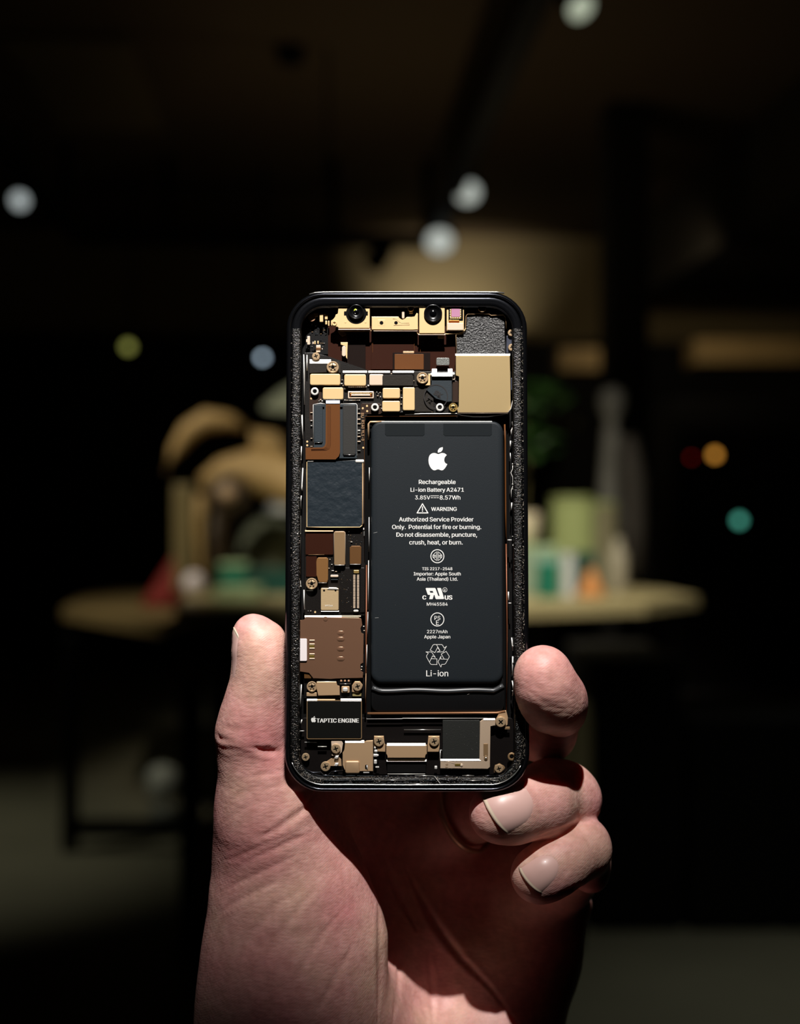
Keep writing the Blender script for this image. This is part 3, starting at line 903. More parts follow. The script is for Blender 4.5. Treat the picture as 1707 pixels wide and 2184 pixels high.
# bits at the top edge
pad(803, 642, 848, 645, 2.0, mat('slot_blue', (40, 48, 66), 0.2, 0.3), upper, 'earpiece_slot', 1, 0.3, 0.05)
pad(857.5, 664, 863, 679, 1.8, m_pale, upper, 'spring_pin', 2, 0.4, 0.1)
screw(876.5, 658, 6.5, 1.8, upper)
pad(873, 663, 881, 669, 1.4, m_gold2, upper, 'metal_tab', 1, 0.3, 0.06)
part('metal_tab', lambda b: b_prism(b, [(997.5, 660), (1013, 660), (1018, 657), (1019, 664), (1010, 667), (1008, 664), (998, 664)], 1.2, 0.3, 0.06), m_gold3, upper)
pad(1019, 662, 1037, 667.5, 1.0, m_gold3, upper, 'metal_tab', 1, 0.3, 0.06)
screw(1029, 657.5, 8.5, 1.9, upper)

# --- speaker / foam block at the top right and its wire outline
sp = part('earpiece_speaker', lambda b: b_prism(b, [(996, 671), (1076, 671), (1078, 755), (974, 755), (974, 715), (990, 713), (996, 704)], 0.9, 1.5, 0.1), m_glit, label='black foam covered block with glittering grain')
part('speaker_rim', lambda b: b_line(b, [(974, 756), (973, 714), (986, 712), (993, 704), (994.5, 674), (998, 670), (1012, 670), (1018, 668), (1044, 670), (1048, 673), (1074, 671), (1079, 677), (1080, 700)], 1.8, 1.3, 0.5), m_gold3, sp, True)
bp2 = part('side_bracket', lambda b: b_prism(b, [(1081, 716), (1098, 716), (1099, 752), (1080, 753)], 0.6, 0.5, 0.1), mat('blue_grey_plate', (70, 74, 88), 0.5, 0.4))
screw(1090.7, 709.5, 7.2, 1.4, bp2)
screw(1092, 740.5, 7.5, 1.4, bp2)
pad(1092, 757, 1097, 790, 0.9, mat('blue_grey_plate', (70, 74, 88)), bp2, 'bracket_tongue', 1, 0.4, 0.08)
pad(1090, 806, 1096, 832, 0.9, mat('blue_grey_plate', (70, 74, 88)), bp2, 'bracket_tongue', 1, 0.4, 0.08)
bigp = part('large_shield', lambda b: b_prism(b, [(972.5, 758), (1088, 758), (1088.5, 800), (1090, 874), (1086, 880), (977, 880), (975, 872), (980, 866), (980.5, 802), (972.5, 801)], 1.9, 1.8, 0.12), m_big, label='large smooth dull gold plate')
part('shield_lip', lambda b: b_wedge(b, 971.5, 754.5, 1088.5, 758.2, 1.85, 0.35), m_bright, bigp)
part('shield_lip', lambda b: b_line(b, [(977, 881), (1086, 881)], 1.3, 1.7, 0.4), m_pale, bigp, True)
part('ground_wire', lambda b: b_line(b, [(864, 884), (900, 882.5), (975, 882), (985, 885.5), (1010, 888.5), (1040, 888.5), (1065, 885), (1085, 882)], 1.8, 0.9, 0.4), m_bright, board, True)

# --- small copper parts at the upper left
m_cop = mat('copper_pad', (196, 150, 116), 0.3, 0.4)
part('contact_disc', lambda b: b_prism(b, cpoly(665, 677.5, 8, 20), 0.8, 0.5, 0.08), m_cop, upper)
pad(669, 668, 678.5, 675, 0.75, m_gold, upper, 'metal_tab', 1, 0.4, 0.05)
pad(682, 669, 689.5, 686.5, 1.2, m_gold, upper, 'capacitor', 1, 0.6, 0.1)
for x0, y0, x1, y1 in ((693, 672, 699, 681), (694, 684, 698, 692), (700, 684, 703, 695), (655.5, 717, 661.5, 735), (653, 724, 656, 730), (666.5, 729, 669.5, 734), (670.5, 727, 673.5, 734), (677, 727, 680, 733),
                       (674.5, 736, 684, 743), (674.5, 745, 683.5, 751), (691.5, 669, 694, 672), (686.5, 742.8, 688.8, 745.4)):
    pad(x0, y0, x1, y1, 0.9, random.choice([m_gold, m_pale, m_gold2]), upper, 'capacitor', 1, 0.5, 0.08)
pad(674, 741, 685, 747, 1.0, m_gold4, upper, 'capacitor', 2, 0.5, 0.1)
random.seed(5)
for k in range(40):
    x = random.choice([659, 662, 666, 669, 674, 678, 685, 689, 692, 695]) + random.uniform(-.5, .5)
    y = random.choice([692, 695, 700, 704, 708, 712, 725, 732, 739, 743])
    w_, h_ = (2.6, 1.2) if random.random() < 0.5 else (1.2, 2.4)
    part('solder_pad', lambda b: b_prism(b, rpoly(x - w_ / 2, y - h_ / 2, x + w_ / 2, y + h_ / 2, 0.2), -0.9, 0.15, 0.02, 1), random.choice([m_tape, m_gold3, m_steel, m_tape]), upper)
screw(674, 759.5, 8.3, 1.8, upper)

# --- upper part of the logic board
part('silver_cover', lambda b: b_wedge(b, 661, 766.5, 706, 775, 1.6, 0.75), m_bright, board)
part('silver_cover', lambda b: b_prism(b, [(660, 775), (702, 775), (696, 783), (697, 794), (660, 796)], 1.5, 0.6, 0.1), m_tape2, board)
part('screw_seat', lambda b: b_prism(b, [(697, 770), (722, 770), (727, 776), (727, 795), (700, 795)], 1.1, 0.5, 0.08), m_tape2, board)
screw(710, 783, 13, 2.0, board, 'hex')
pad(661.5, 797.5, 726, 821, 1.9, m_gold, board, r=3.5)
pad(734.5, 798.5, 781, 822.5, 1.8, m_gold, board, r=3.5)
pad(788, 798, 818, 821.5, 1.8, m_pale, board, r=3)
pad(816, 800, 882, 822.5, 2.0, m_tape2, board, 'black_tape', 3, 0.5, 0.08)
pad(688.5, 826.5, 732.5, 851.5, 1.8, m_gold, board, r=3.5)
pad(816.5, 827.5, 853.5, 849.2, 1.8, m_gold, board, r=3)
pad(815.5, 855, 853.5, 877.5, 1.8, m_gold, board, r=3)
pad(859.5, 826, 885, 875, 1.9, m_gold, board, r=3)
for x0, x1 in ((731.5, 783), (786, 832), (838, 883)):
    part('shield_lip', lambda b: b_wedge(b, x0, 790.8, x1, 794.6, 1.7, 0.35), m_bright, board)
part('shield_lip', lambda b: b_line(b, [(690, 851.8), (731, 851.8)], 1.4, 1.6, 0.4), m_bright, board, True)
# screws and hollow studs
screw(901.5, 806, 12.5, 2.1, board, 'hex')
pad(884, 793, 919, 824, 1.2, m_tape2, board, 'screw_seat', 2, 0.4, 0.08)
part('seat_edge', lambda b: b_prism(b, [(914, 797), (918, 797), (918, 822), (906, 822), (914, 816)], 1.6, 0.4, 0.08), m_gold, board)
for x, y in ((671.5, 834.5), (800, 868.5), (938.5, 868.5)):
    screw(x, y, 8.3, 1.5, board, 'ring', m_bright)
screw(967, 869, 9.5, 1.5, board, 'hex', mat('brass', (190, 160, 96), 0.7, 0.35))
for x, y in ((664, 850), (774, 871), (783, 866), (783.5, 877), (922, 877), (655.5, 942), (655.5, 950), (775, 955)):
    part('test_point', lambda b: b_prism(b, cpoly(x, y, 2.2, 12), 0.55, 0.1, 0.03), m_gold, board)
pad(660, 826, 686, 900, 0.5, m_pcbb, board, 'board_patch', 4, 0.12, 0.02)
pad(770, 860, 814, 883, 0.5, m_pcbb, board, 'board_patch', 4, 0.12, 0.02)
# display connector
cn = pad(742.5, 834.5, 797.5, 849.5, 1.0, m_pale, board, 'connector_socket', 1.5, 0.5, 0.08, label='pale gold rimmed socket')
pad(745, 837, 795, 847, 1.02, m_hole, board, 'socket_well', 1, 0.1, 0)
pad(749, 841, 790, 844, 1.3, m_pale, board, 'socket_tongue', 1, 0.3, 0.05)
for k in range(13):
    pad(750.5 + k * 3, 837.6, 752.3 + k * 3, 840.2, 1.15, m_gold, board, 'socket_pin', 0.3, 0.15, 0.03)
pad(747, 839, 750, 846, 1.15, mat('copper'  , (200, 110, 50)), board, 'socket_latch', 0.5, 0.15, 0.03)
pad(789.5, 839, 793, 846, 1.15, mat('copper', (200, 110, 50)), board, 'socket_latch', 0.5, 0.15, 0.03)
# tapes at the right, silver bar, foam sticker
pad(885.5, 826.5, 925, 878, 0.95, m_tape2, board, 'black_tape', 2, 0.3, 0.05)
part('black_tape', lambda b: b_prism(b, [(921, 803), (964, 803), (964, 856), (955, 857), (930, 850), (908, 830), (921, 822)], 1.4, 0.3, 0.06), m_tape, board, label='dark grey curved tape with a faint round stamp')
stm = part('round_stamp', lambda b: b_ring(b, cpoly(930, 846, 26, 40), cpoly(930, 846, 24, 40), 1.45, 0.06), mat('stamp_ink', (16, 10, 10), 0, 0.7), board)
part('silver_bar', lambda b: (b_wedge(b, 922, 795, 965, 802.5, 2.2, 0.55), b_wedge(b, 922, 786.5, 932, 795, 1.7, 0.4), b_wedge(b, 956, 786.5, 965, 795, 1.7, 0.4)), m_bright, board)
for x in (920.5, 968):
    part('silver_bar_end', lambda b: b_prism(b, cpoly(x, 797 if x > 950 else 798, 2.8, 12), 2.2, 0.4, 0.1), m_bright, board)
pad(931, 763, 959, 779, 0.9, m_glit2, board, 'foam_sticker', 3, 0.3, 0.08, label='small glittering grey foam sticker')
pad(966, 803, 971, 810, 1.4, m_pale, board, 'capacitor', 1, 0.4, 0.08)
pad(966, 812, 978, 858, 0.9, m_pcbb, board, 'black_tape', 1, 0.3, 0.05)
# solder fillets between shields
random.seed(9)


def bits(n, x0, y0, x1, y1, h=0.75, smin=0.8, smax=1.8, ms=None, nm='solder_joint'):
    ms = ms or [m_bright, m_bright, m_pale, m_steel]
    for k in range(n):
        x, y = random.uniform(x0, x1), random.uniform(y0, y1)
        a, c = random.uniform(smin, smax), random.uniform(smin, smax) * 0.7
        part(nm, lambda b: b_prism(b, rpoly(x - a, y - c, x + a, y + c, 0.5), h, 0.35, 0.08, 1), random.choice(ms), board)


def cap(x, y, w_, h_, hh=0.9):
    part('chip_capacitor', lambda b: b_prism(b, rpoly(x - w_ / 2, y - h_ / 2, x + w_ / 2, y + h_ / 2, 0.4), hh, 0.5, 0.1, 1), random.choice([m_bright, m_steel, m_pale]), board)


for k in range(9):
    cap(745 + k * 4.4, 824.8, 3.6, 2.2)
    cap(740 + k * 3.4, 853.6, 2.8, 1.2)
for x, y in ((730, 810), (729, 818), (732, 822), (786, 822), (684, 852), (688, 855), (681, 855), (736, 829), (736, 853), (804, 836), (808, 840), (811, 837), (806, 844), (812, 846),
             (856, 833), (857, 848), (856, 862), (858, 878), (835, 797), (884, 812), (812, 864), (815, 871)):
    cap(x, y, random.uniform(1.8, 4), random.uniform(1.2, 2.6))
for y in (894, 904, 918, 924, 941.5, 961, 872, 882, 931):
    cap(766, y, random.uniform(4, 7), random.uniform(1.4, 2.6))
for y in (897, 908, 935, 952, 880):
    cap(664.5, y, random.uniform(3, 5.5), random.uniform(1.2, 2.2))

# --- two-part chip module with the curved flat cable
ch1 = part('chip_module', lambda b: b_prism(b, rpoly(668, 861, 762, 978, 2), 1.5, 1.0, 0.16), m_tape, label='dark chip cover with a thin silver rim')
part('silver_rim', lambda b: b_line(b, [(669, 952), (668.5, 863), (684, 860), (693, 861.5)], 1.8, 1.45, 0.4), m_bright, ch1, True)
part('silver_rim', lambda b: b_line(b, [(727, 861.5), (760, 861.5), (762, 864), (761.5, 972)], 1.6, 1.45, 0.4), m_bright, ch1, True)
pad(670.8, 863.5, 688.5, 943, 1.9, m_tape, ch1, 'rubber_pad', 2, 0.4, 0.12)
pad(731.5, 864, 759, 969, 1.9, mat('pad_grey', (50, 49, 47), 0, 0.5, 0.2, 2600, spec=0.2), ch1, 'rubber_pad', 2, 0.4, 0.12)
part('pad_edge', lambda b: b_line(b, [(671, 943.8), (687, 943.5)], 0.9, 1.85, 0.1), m_steel, ch1, True)
part('pad_edge', lambda b: b_line(b, [(733, 970), (757, 970)], 0.9, 1.85, 0.1), m_steel, ch1, True)
fx = part('curved_flat_cable', lambda b: b_prism(b, [(695, 860), (725.5, 860), (725.5, 965), (723, 973), (716, 980), (652, 980), (652, 954.5), (688, 954.5), (693, 951), (695, 945)], 2.15, 0.15, 0.04), m_flexl, label='amber brown flat cable bending to the left')
for k in range(4):
    q = 699 + k * 2.2
    part('cable_trace', lambda b: b_line(b, [(q, 866), (q, 946 + k * 1.2), (q - 3, 954 + k), (q - 9, 957.5 + k), (664, 958 + k)], 0.5, 2.17, 0.03, 3), m_flex, fx)
part('cable_end', lambda b: b_wedge(b, 695.5, 854, 725, 860.5, 2.3, 0.2), mat('grey_blue_steel', (150, 158, 172), 0.5, 0.45), fx)
for x in (689, 728):
    pad(x - 3, 863, x + 3, 868, 1.95, m_tape, ch1, 'pad_corner', 1, 0.2, 0.05)
ch2 = part('large_chip_cover', lambda b: b_prism(b, [(655, 984), (670, 981), (716, 984), (760, 981), (776, 984), (777, 1116), (769, 1125), (655, 1125)], 1.6, 1.1, 0.16), m_wrink, label='square cover under wrinkled blue-black tape')
part('silver_rim', lambda b: b_line(b, [(670, 983), (655, 985), (654.5, 1124), (690, 1124.5), (768, 1124.5), (773, 1120)], 1.7, 1.6, 0.4), m_gold, ch2, True)
part('silver_rim', lambda b: b_line(b, [(774, 988), (774, 1116), (772, 1121)], 3.2, 1.5, 0.4), m_gold3, ch2, True)
pad(758, 980, 777, 986.5, 1.8, m_bright, ch2, 'corner_clip', 2.5, 0.4, 0.2)
pad(656, 982.5, 669, 985, 1.8, m_bright, ch2, 'corner_clip', 1, 0.4, 0.2)

# --- lower board area
part('board_edge', lambda b: b_wedge(b, 651, 1130.5, 711, 1133.5, 1.3, 0.3), m_gold2, board)
pad(652, 1134, 711, 1183, 0.9, m_flex, board, 'flex_cable', 2, 0.3, 0.05)
part('cable_edge', lambda b: b_line(b, [(658, 1183.5), (692, 1183)], 0.9, 0.9, 0.1), m_gold3, board, True)
pad(653, 1186, 676, 1230, 0.7, m_flex, board, 'flex_cable', 2, 0.3, 0.05)
pad(712.5, 1133.5, 737, 1205, 1.9, m_gold3, board, r=3)
part('shield_lip', lambda b: b_line(b, [(714, 1205.3), (735, 1205.3)], 1.4, 1.8, 0.4), m_bright, board, True)
part('shield_lip', lambda b: b_line(b, [(713, 1200), (712.8, 1137), (716, 1133.5), (733, 1133.5), (736.5, 1136), (736.8, 1200)], 0.8, 1.85, 0.4), m_pale, board, True)
part('shield_plate', lambda b: b_prism(b, [(746, 1168), (750, 1164), (768, 1164), (771, 1167), (770.5, 1203), (746, 1203)], 1.7, 0.8, 0.12), m_gold4, board)
part('shield_lip', lambda b: b_line(b, [(747, 1203.7), (769, 1203.7)], 1.2, 1.6, 0.4), m_bright, board, True)
part('shield_plate', lambda b: b_prism(b, [(676, 1192), (679, 1189), (697, 1189), (700.5, 1192), (700, 1236), (698, 1242), (681, 1242), (678, 1236), (678, 1230), (675, 1227), (675, 1198)], 1.8, 0.8, 0.12), mat('brown_plate', (134, 94, 50), 0.4, 0.5, 0.2, 6000), board)
part('shield_lip', lambda b: b_line(b, [(680, 1243), (697, 1243)], 1.3, 1.6, 0.4), m_bright, board, True)
screw(665, 1245, 12.3, 1.9, board, 'hex')
pad(705, 1226, 722, 1231, 1.1, m_pale, board, 'spring_clip', 2, 0.4, 0.1)
pad(706, 1235, 721, 1237, 1.0, m_tape, board, 'spring_clip', 1, 0.4, 0.1)
for x, y, a, c in ((710, 1217, 5, 1.5), (717, 1219, 4, 1.2), (702, 1212, 2, 2), (776, 1128, 2.5, 4), (777, 1138, 2, 10), (704, 1193, 2, 2), (750, 1156, 4, 1.2), (708, 1204, 3, 1.2), (657.5, 1303, 1.8, 1.8), (663, 1303, 2, 1.8), (661, 1259.5, 14, 1)):
    cap(x, y, a, c, 0.8)
part('test_point', lambda b: b_prism(b, cpoly(672.4, 1305.5, 2.2, 12), 0.6, 0.1, 0.03), m_gold, board)
can = part('microphone_can', lambda b: b_prism(b, rpoly(684.5, 1254, 722.5, 1301.5, 2.5), 2.0, 1.2, 0.12), mat('brushed_can', (204, 178, 136), 0.4, 0.42, 0.3, 3000, stretch=(0.2, 4, 1)), label='small pale metal can with two pinholes')
part('can_corner', lambda b: b_prism(b, [(698, 1257), (702, 1252.5), (718, 1253), (722.5, 1256.5), (722, 1257.5)], 2.2, 0.6, 0.2), m_bright, can)
part('can_edge', lambda b: b_wedge(b, 685, 1302, 723, 1304.5, 1.9, 0.25), m_bright, can)
hole(691.5, 1259.5, 2.3, 2.0, can)
hole(716, 1259.5, 2.0, 2.0, can)
# long two-row board connector
lc = part('long_connector', lambda b: b_prism(b, rpoly(727, 1211, 778, 1306, 2), 0.75, 0.3, 0.05), m_pcb)
pad(753, 1217, 768.5, 1302, 1.1, m_hole, lc, 'socket_well', 2, 0.3, 0.05)
pad(754.5, 1216, 766, 1223, 1.3, mat('brass', (190, 160, 96)), lc, 'socket_end', 1, 0.3, 0.08)
pad(754, 1300.8, 765, 1305, 1.3, m_bright, lc, 'socket_end', 2, 0.3, 0.1)
for k in range(32):
    for x in (754, 762):
        part('socket_pin', lambda b: b_prism(b, rpoly(x - 0.4, 1226 + k * 2.25, x + 4.4, 1227.3 + k * 2.25, 0.3), 1.3, 0.2, 0.05, 1), m_pale, lc)
bits(26, 728, 1213, 750, 1304, 0.85, 0.5, 0.9, [m_steel, m_tape, m_gold3])
bits(16, 742, 1134, 772, 1162, 0.55, 0.5, 1.1, [m_steel, m_tape, m_gold3])

# --- SIM tray
m_sim = mat('sim_tray_metal', (150, 112, 88), 0.6, 0.3, 0.02, 300)  # brown of the mirrored surroundings is put into the base colour
sim = part('card_tray_cover', lambda b: b_prism(b, [(651, 1316), (653, 1317), (766, 1317), (771, 1320), (773, 1334), (768, 1340), (770, 1350), (776, 1352), (775, 1414), (768, 1416), (768, 1430), (775, 1434), (774, 1446), (716, 1447), (706, 1448), (668, 1447), (660, 1434), (637, 1432), (637.5, 1323), (650, 1322)], 1.9, 1.4, 0.12),
           m_sim, label='mirror-like metal cover of the card tray, brown reflection in its colour')
part('cover_lip', lambda b: b_wedge(b, 650, 1312.5, 729, 1316.5, 1.9, 0.45), m_bright, sim)
part('cover_lip', lambda b: b_wedge(b, 729, 1313, 770, 1315, 1.8, 0.3), m_pale, sim)
pad(637, 1362, 655, 1410, 2.3, mat('white_label', (236, 226, 226), 0, 0.5), sim, 'white_pad', 2.5, 0.3, 0.1, label='small blank white pad')
for y in (1366, 1374, 1383, 1395, 1405):
    pad(660, y - 1.4, 671.5, y + 1.0, 2.05, m_pale, sim, 'contact_spring', 0.6, 0.2, 0.08)
for y in (1379, 1400):
    pad(659.5, y - 3, 671, y + 3, 2.0, mat('brass_dark', (120, 100, 44), 0.5, 0.4), sim, 'contact_spring', 1, 0.15, 0.05)
for y in (1350, 1363, 1384, 1405):
    part('dimple', lambda b: b_prism(b, rpoly(719, y - 4.5, 735, y + 4.5, 4.4, 6), 1.98 if y > 1351 else 1.93, 0.1, 0.06, 3), m_sim, sim, True)
part('dimple', lambda b: b_prism(b, cpoly(694.5, 1320, 5, 16), 1.98, 0.1, 0.06, 3), m_sim, sim, True)
for y0, y1 in ((1338, 1348), (1416, 1432)):
    pad(768.5, y0, 778, y1, 1.7, m_hole, sim, 'tray_notch', 2, 0.8, 0.05)
for x, y in ((772, 1422), (771, 1428), (776, 1336), (777, 1345)):
    cap(x, y, 3, 2, 1.9)

# --- row below the tray
low = part('lower_board', lambda b: b_prism(b, [(648, 1432), (778, 1440), (778, 1490), (648, 1490)], 0.5, 0.8, 0.1), m_floor_p)
screw(665.5, 1464.5, 11, 2.0, low, 'hex')
part('shield_plate', lambda b: b_prism(b, [(675.5, 1454), (718, 1454), (719, 1462), (724.5, 1463), (725, 1483), (679, 1484), (678, 1478), (675.5, 1470)], 1.9, 0.8, 0.12), m_gold2, low)
part('shield_lip', lambda b: b_line(b, [(677, 1453.6), (717, 1453.6)], 1.2, 1.8, 0.3), m_bright, low, True)
part('screw_bracket', lambda b: b_prism(b, [(751, 1462), (757, 1453), (768, 1453), (774, 1461), (772, 1470), (765, 1477), (751, 1476)], 1.6, 0.6, 0.1), m_gold2, low)
screw(763, 1464, 9.6, 2.1, low)
pad(752, 1477, 771, 1485, 1.2, mat('olive_plate', (150, 136, 90), 0.3, 0.45), low, 'metal_tab', 1, 0.4, 0.08)
pad(654, 1477, 676, 1485, 1.6, m_gold2, low, 'metal_tab', 1, 0.4, 0.1)
pad(728.5, 1463.5, 746, 1477.5, 1.3, m_gold2, low, 'contact_clip', 2, 0.4, 0.1)
pad(731, 1466.5, 742, 1475, 1.8, m_bright, low, 'contact_spring', 3, 0.4, 0.2)
pad(720, 1449, 750, 1461, 1.5, m_hole, low, 'socket_block', 1, 0.6, 0.08)
for x in (726, 734, 742):
    pad(x, 1450, x + 4, 1454, 1.6, m_cop, low, 'socket_pin', 0.5, 0.2, 0.05)
part('socket_line', lambda b: b_line(b, [(725, 1458.5), (748, 1458.5)], 1, 1.6, 0.2), m_steel, low, True)
pad(649, 1437, 664, 1447, 1.5, m_gold4, low, 'metal_tab', 1, 0.4, 0.08)

# --- haptic motor
mt = part('haptic_motor', lambda b: b_prism(b, rpoly(655, 1494, 771.5, 1576, 3), 2.0, 2.6, 0.3, 3), mat('motor_black', (14, 14, 12), 0.0, 0.5, 0.1, 3000, spec=0.15), label='black rectangular motor with white lettering')
part('motor_rim', lambda b: b_ring(b, rpoly(654.5, 1493.5, 772, 1576.5, 3.5), rpoly(656, 1495, 770.5, 1575, 2.6), 1.98, 0.9), m_gold3, mt)
part('motor_lip', lambda b: b_wedge(b, 727, 1490, 771, 1495.5, 2.0, 0.5), m_bright, mt)
part('motor_lip', lambda b: b_wedge(b, 655, 1490.5, 677, 1495, 2.0, 0.45), m_bright, mt)
part('motor_lip', lambda b: b_wedge(b, 677, 1491, 715, 1495, 1.9, 0.3), m_gold3, mt)
part('motor_foot', lambda b: b_line(b, [(650, 1583), (676, 1583.5)], 1.2, 1.2, 0.4), m_bright, mt, True)
part('motor_foot', lambda b: b_line(b, [(678, 1592.5), (697, 1592.5)], 1.6, 1.2, 0.4), m_bright, mt, True)
part('motor_foot', lambda b: b_line(b, [(640, 1559), (649, 1559)], 1.4, 1.4, 0.4), m_bright, mt, True)

# --- bottom row: port, clips, speaker
bot = part('bottom_board', lambda b: b_prism(b, rpoly(642, 1531, 1096, 1652, 8), -0.2, 1.2, 0.1), mat('bottom_black', (14, 10, 9), 0.0, 0.45, 0.2, 3000, spec=0.2))
screw(652, 1615, 8.2, 1.2, bot)
screw(694.5, 1635, 10.3, 1.6, bot)
part('strap', lambda b: b_prism(b, [(697, 1624), (709, 1616), (722, 1612), (728, 1620), (729, 1634), (703, 1634)], 1.0, 0.5, 0.08), m_gold2, bot)
part('screw_bracket', lambda b: b_prism(b, [(706.5, 1580), (729, 1580), (732, 1586), (729, 1604), (722, 1612), (708, 1612)], 1.6, 0.5, 0.1), m_pale, bot)
screw(716.5, 1597, 10, 2.2, bot)
for x, y in ((718, 1615), (717.5, 1630.5)):
    part('contact_spring', lambda b: b_prism(b, [(x - 5, y + 3), (x - 2, y - 3.5), (x + 5, y - 3.5), (x + 4, y + 2), (x, y + 4)], 1.8, 0.5, 0.2), m_bright, bot)
pl1 = part('bottom_shield', lambda b: b_prism(b, [(736, 1583), (777, 1583), (782, 1580), (796, 1579), (796, 1645), (737, 1645), (736, 1640), (731, 1632), (731, 1606), (736, 1598)], 1.8, 0.9, 0.12), m_gold2)
part('shield_lip', lambda b: b_wedge(b, 736.5, 1579, 777, 1584, 1.9, 0.4), m_bright, pl1)
part('raised_bump', lambda b: b_prism(b, rpoly(736.5, 1623, 767.5, 1650, 4), 2.2, 0.5, 0.35, 3), m_gold2, pl1, True)
part('slot', lambda b: b_prism(b, rpoly(779, 1631, 785, 1641, 2.5), 1.83, 0.1, 0), m_hole, pl1)
part('slot_spring', lambda b: b_line(b, [(783, 1632), (784, 1642)], 2, 1.8, 0.2), m_bright, pl1, True)
pad(775, 1645.5, 788, 1649, 1.6, m_bright, pl1, 'metal_tab', 1, 0.4, 0.1)
part('screw_bracket', lambda b: b_prism(b, [(798, 1569.6), (819, 1569.6), (820, 1586), (822.5, 1588), (822, 1603.7), (806, 1603), (806, 1596), (798, 1592)], 1.5, 0.5, 0.1), m_gold2, bot)
screw(808.5, 1581.5, 10.3, 2.1, bot)
part('screw_bracket', lambda b: b_prism(b, [(914, 1569.6), (938, 1569.6), (938, 1594), (936, 1603.7), (912.5, 1603.7), (912.5, 1588)], 1.5, 0.5, 0.1), m_gold2, bot)
screw(926.5, 1581.5, 10.3, 2.1, bot)
port = part('charging_port', lambda b: b_prism(b, [(824, 1589), (911, 1589), (911, 1608), (907, 1609), (907, 1616.5), (827, 1616.5), (827, 1609), (824, 1608)], 2.2, 1.4, 0.12), m_gold2, label='flat bronze plate over the charging port')
part('port_lip', lambda b: b_wedge(b, 826, 1585, 908, 1590.5, 2.25, 0.5), m_bright, port)
part('port_edge', lambda b: b_wedge(b, 825, 1619, 910, 1624, 1.5, 0.5), m_bright, port)
pad(826, 1624, 909, 1648, 0.9, m_floor_p, port, 'port_body', 1, 1.0, 0.1)
part('port_line', lambda b: b_line(b, [(827, 1651), (907, 1651)], 1.3, 2.2, 0.4), m_bright, port, True)
for x, y, a, c in ((802, 1602, 3.5, 2.8), (800, 1595, 2, 2.4), (801, 1611, 4.5, 3), (801, 1625, 3.2, 4.5), (930, 1637, 3, 3.4), (806, 1611, 2, 2), (805, 1636, 4, 1.4), (942, 1600, 1, 1)):
    pad(x - a, y - c, x + a, y + c, 1.7, m_bright, bot, 'contact_spring', 1.5, 0.5, 0.2)
part('thin_line', lambda b: b_line(b, [(862, 1556.5), (941, 1556.5)], 1.5, 0.8, 0.3), m_steel, bot, True)
part('thin_line', lambda b: b_line(b, [(782, 1533.5), (858, 1533), (859, 1532), (1040, 1532)], 1.2, 1.3, 0.3), m_bright, bot, True)
part('thin_line', lambda b: b_line(b, [(939.5, 1599), (939, 1624)], 1.3, 1.3, 0.3), m_bright, bot, True)
spk = part('speaker_bracket', lambda b: b_prism(b, [(1024, 1539), (1031, 1534), (1057, 1534), (1057, 1547.5), (1045.5, 1548), (1045.5, 1636), (1041, 1640), (939.5, 1639), (939.5, 1621), (1024, 1621)], 1.8, 0.6, 0.12), mat('nickel_plate', (206, 182, 156), 0.4, 0.42, 0.12, 6000))
part('bracket_lip', lambda b: b_wedge(b, 940, 1618.8, 1026, 1622.5, 1.9, 0.3), m_bright, spk)
part('bracket_lip', lambda b: b_wedge(b, 1032, 1532, 1056, 1535.5, 1.9, 0.3), m_bright, spk)
pad(1031.5, 1586, 1041.5, 1612, 1.9, m_gold3, spk, 'contact_leaf', 1.5, 0.15, 0.08)
pad(1032.5, 1611, 1041, 1622, 2.0, m_gold3, spk, 'contact_leaf', 4, 0.2, 0.1)
part('contact_dot', lambda b: b_prism(b, cpoly(1037, 1616.5, 1.8, 12), 2.3, 0.3, 0.15), m_bright, spk)
pad(970.5, 1629, 984, 1634, 1.9, mat('brass_dark', (120, 100, 44)), spk, 'contact_leaf', 1, 0.15, 0.05)
part('contact_dot', lambda b: b_prism(b, cpoly(985, 1632, 3.2, 12), 2.0, 0.3, 0.15), m_pale, spk)
part('bracket_crease', lambda b: b_line(b, [(943, 1623), (960, 1625), (970, 1629)], 0.9, 1.82, 0.05), m_pale, spk, True)
part('speaker_pad', lambda b: b_prism(b, rpoly(944.5, 1536, 1024, 1618, 1.5), 1.7, 1.4, 0.1), mat('speaker_black', (38, 39, 37), 0, 0.5, 0.35, 2400, detail=2, spec=0.2), label='square matt black speaker cover')
part('corner_plate', lambda b: b_prism(b, [(1066, 1519), (1080, 1515), (1084, 1530), (1083, 1546), (1073, 1553), (1058, 1551), (1057, 1536)], 1.4, 0.5, 0.1), m_gold2, bot)
screw(1068.5, 1540, 11, 2.2, bot, rot=0.75)
pad(1077, 1550, 1088, 1556, 1.4, m_gold3, bot, 'metal_tab', 1, 0.4, 0.1)
part('screw_seat', lambda b: b_prism(b, [(1054, 1640), (1056, 1632), (1066, 1628), (1076, 1634), (1078, 1638), (1072, 1646), (1064, 1650), (1054, 1648)], 1.2, 0.4, 0.1), m_gold3, bot)
screw(1064.5, 1639.5, 9, 1.9, bot)
screw(1092, 1614, 8.5, 2.1, bot, 'ring', m_gold3)

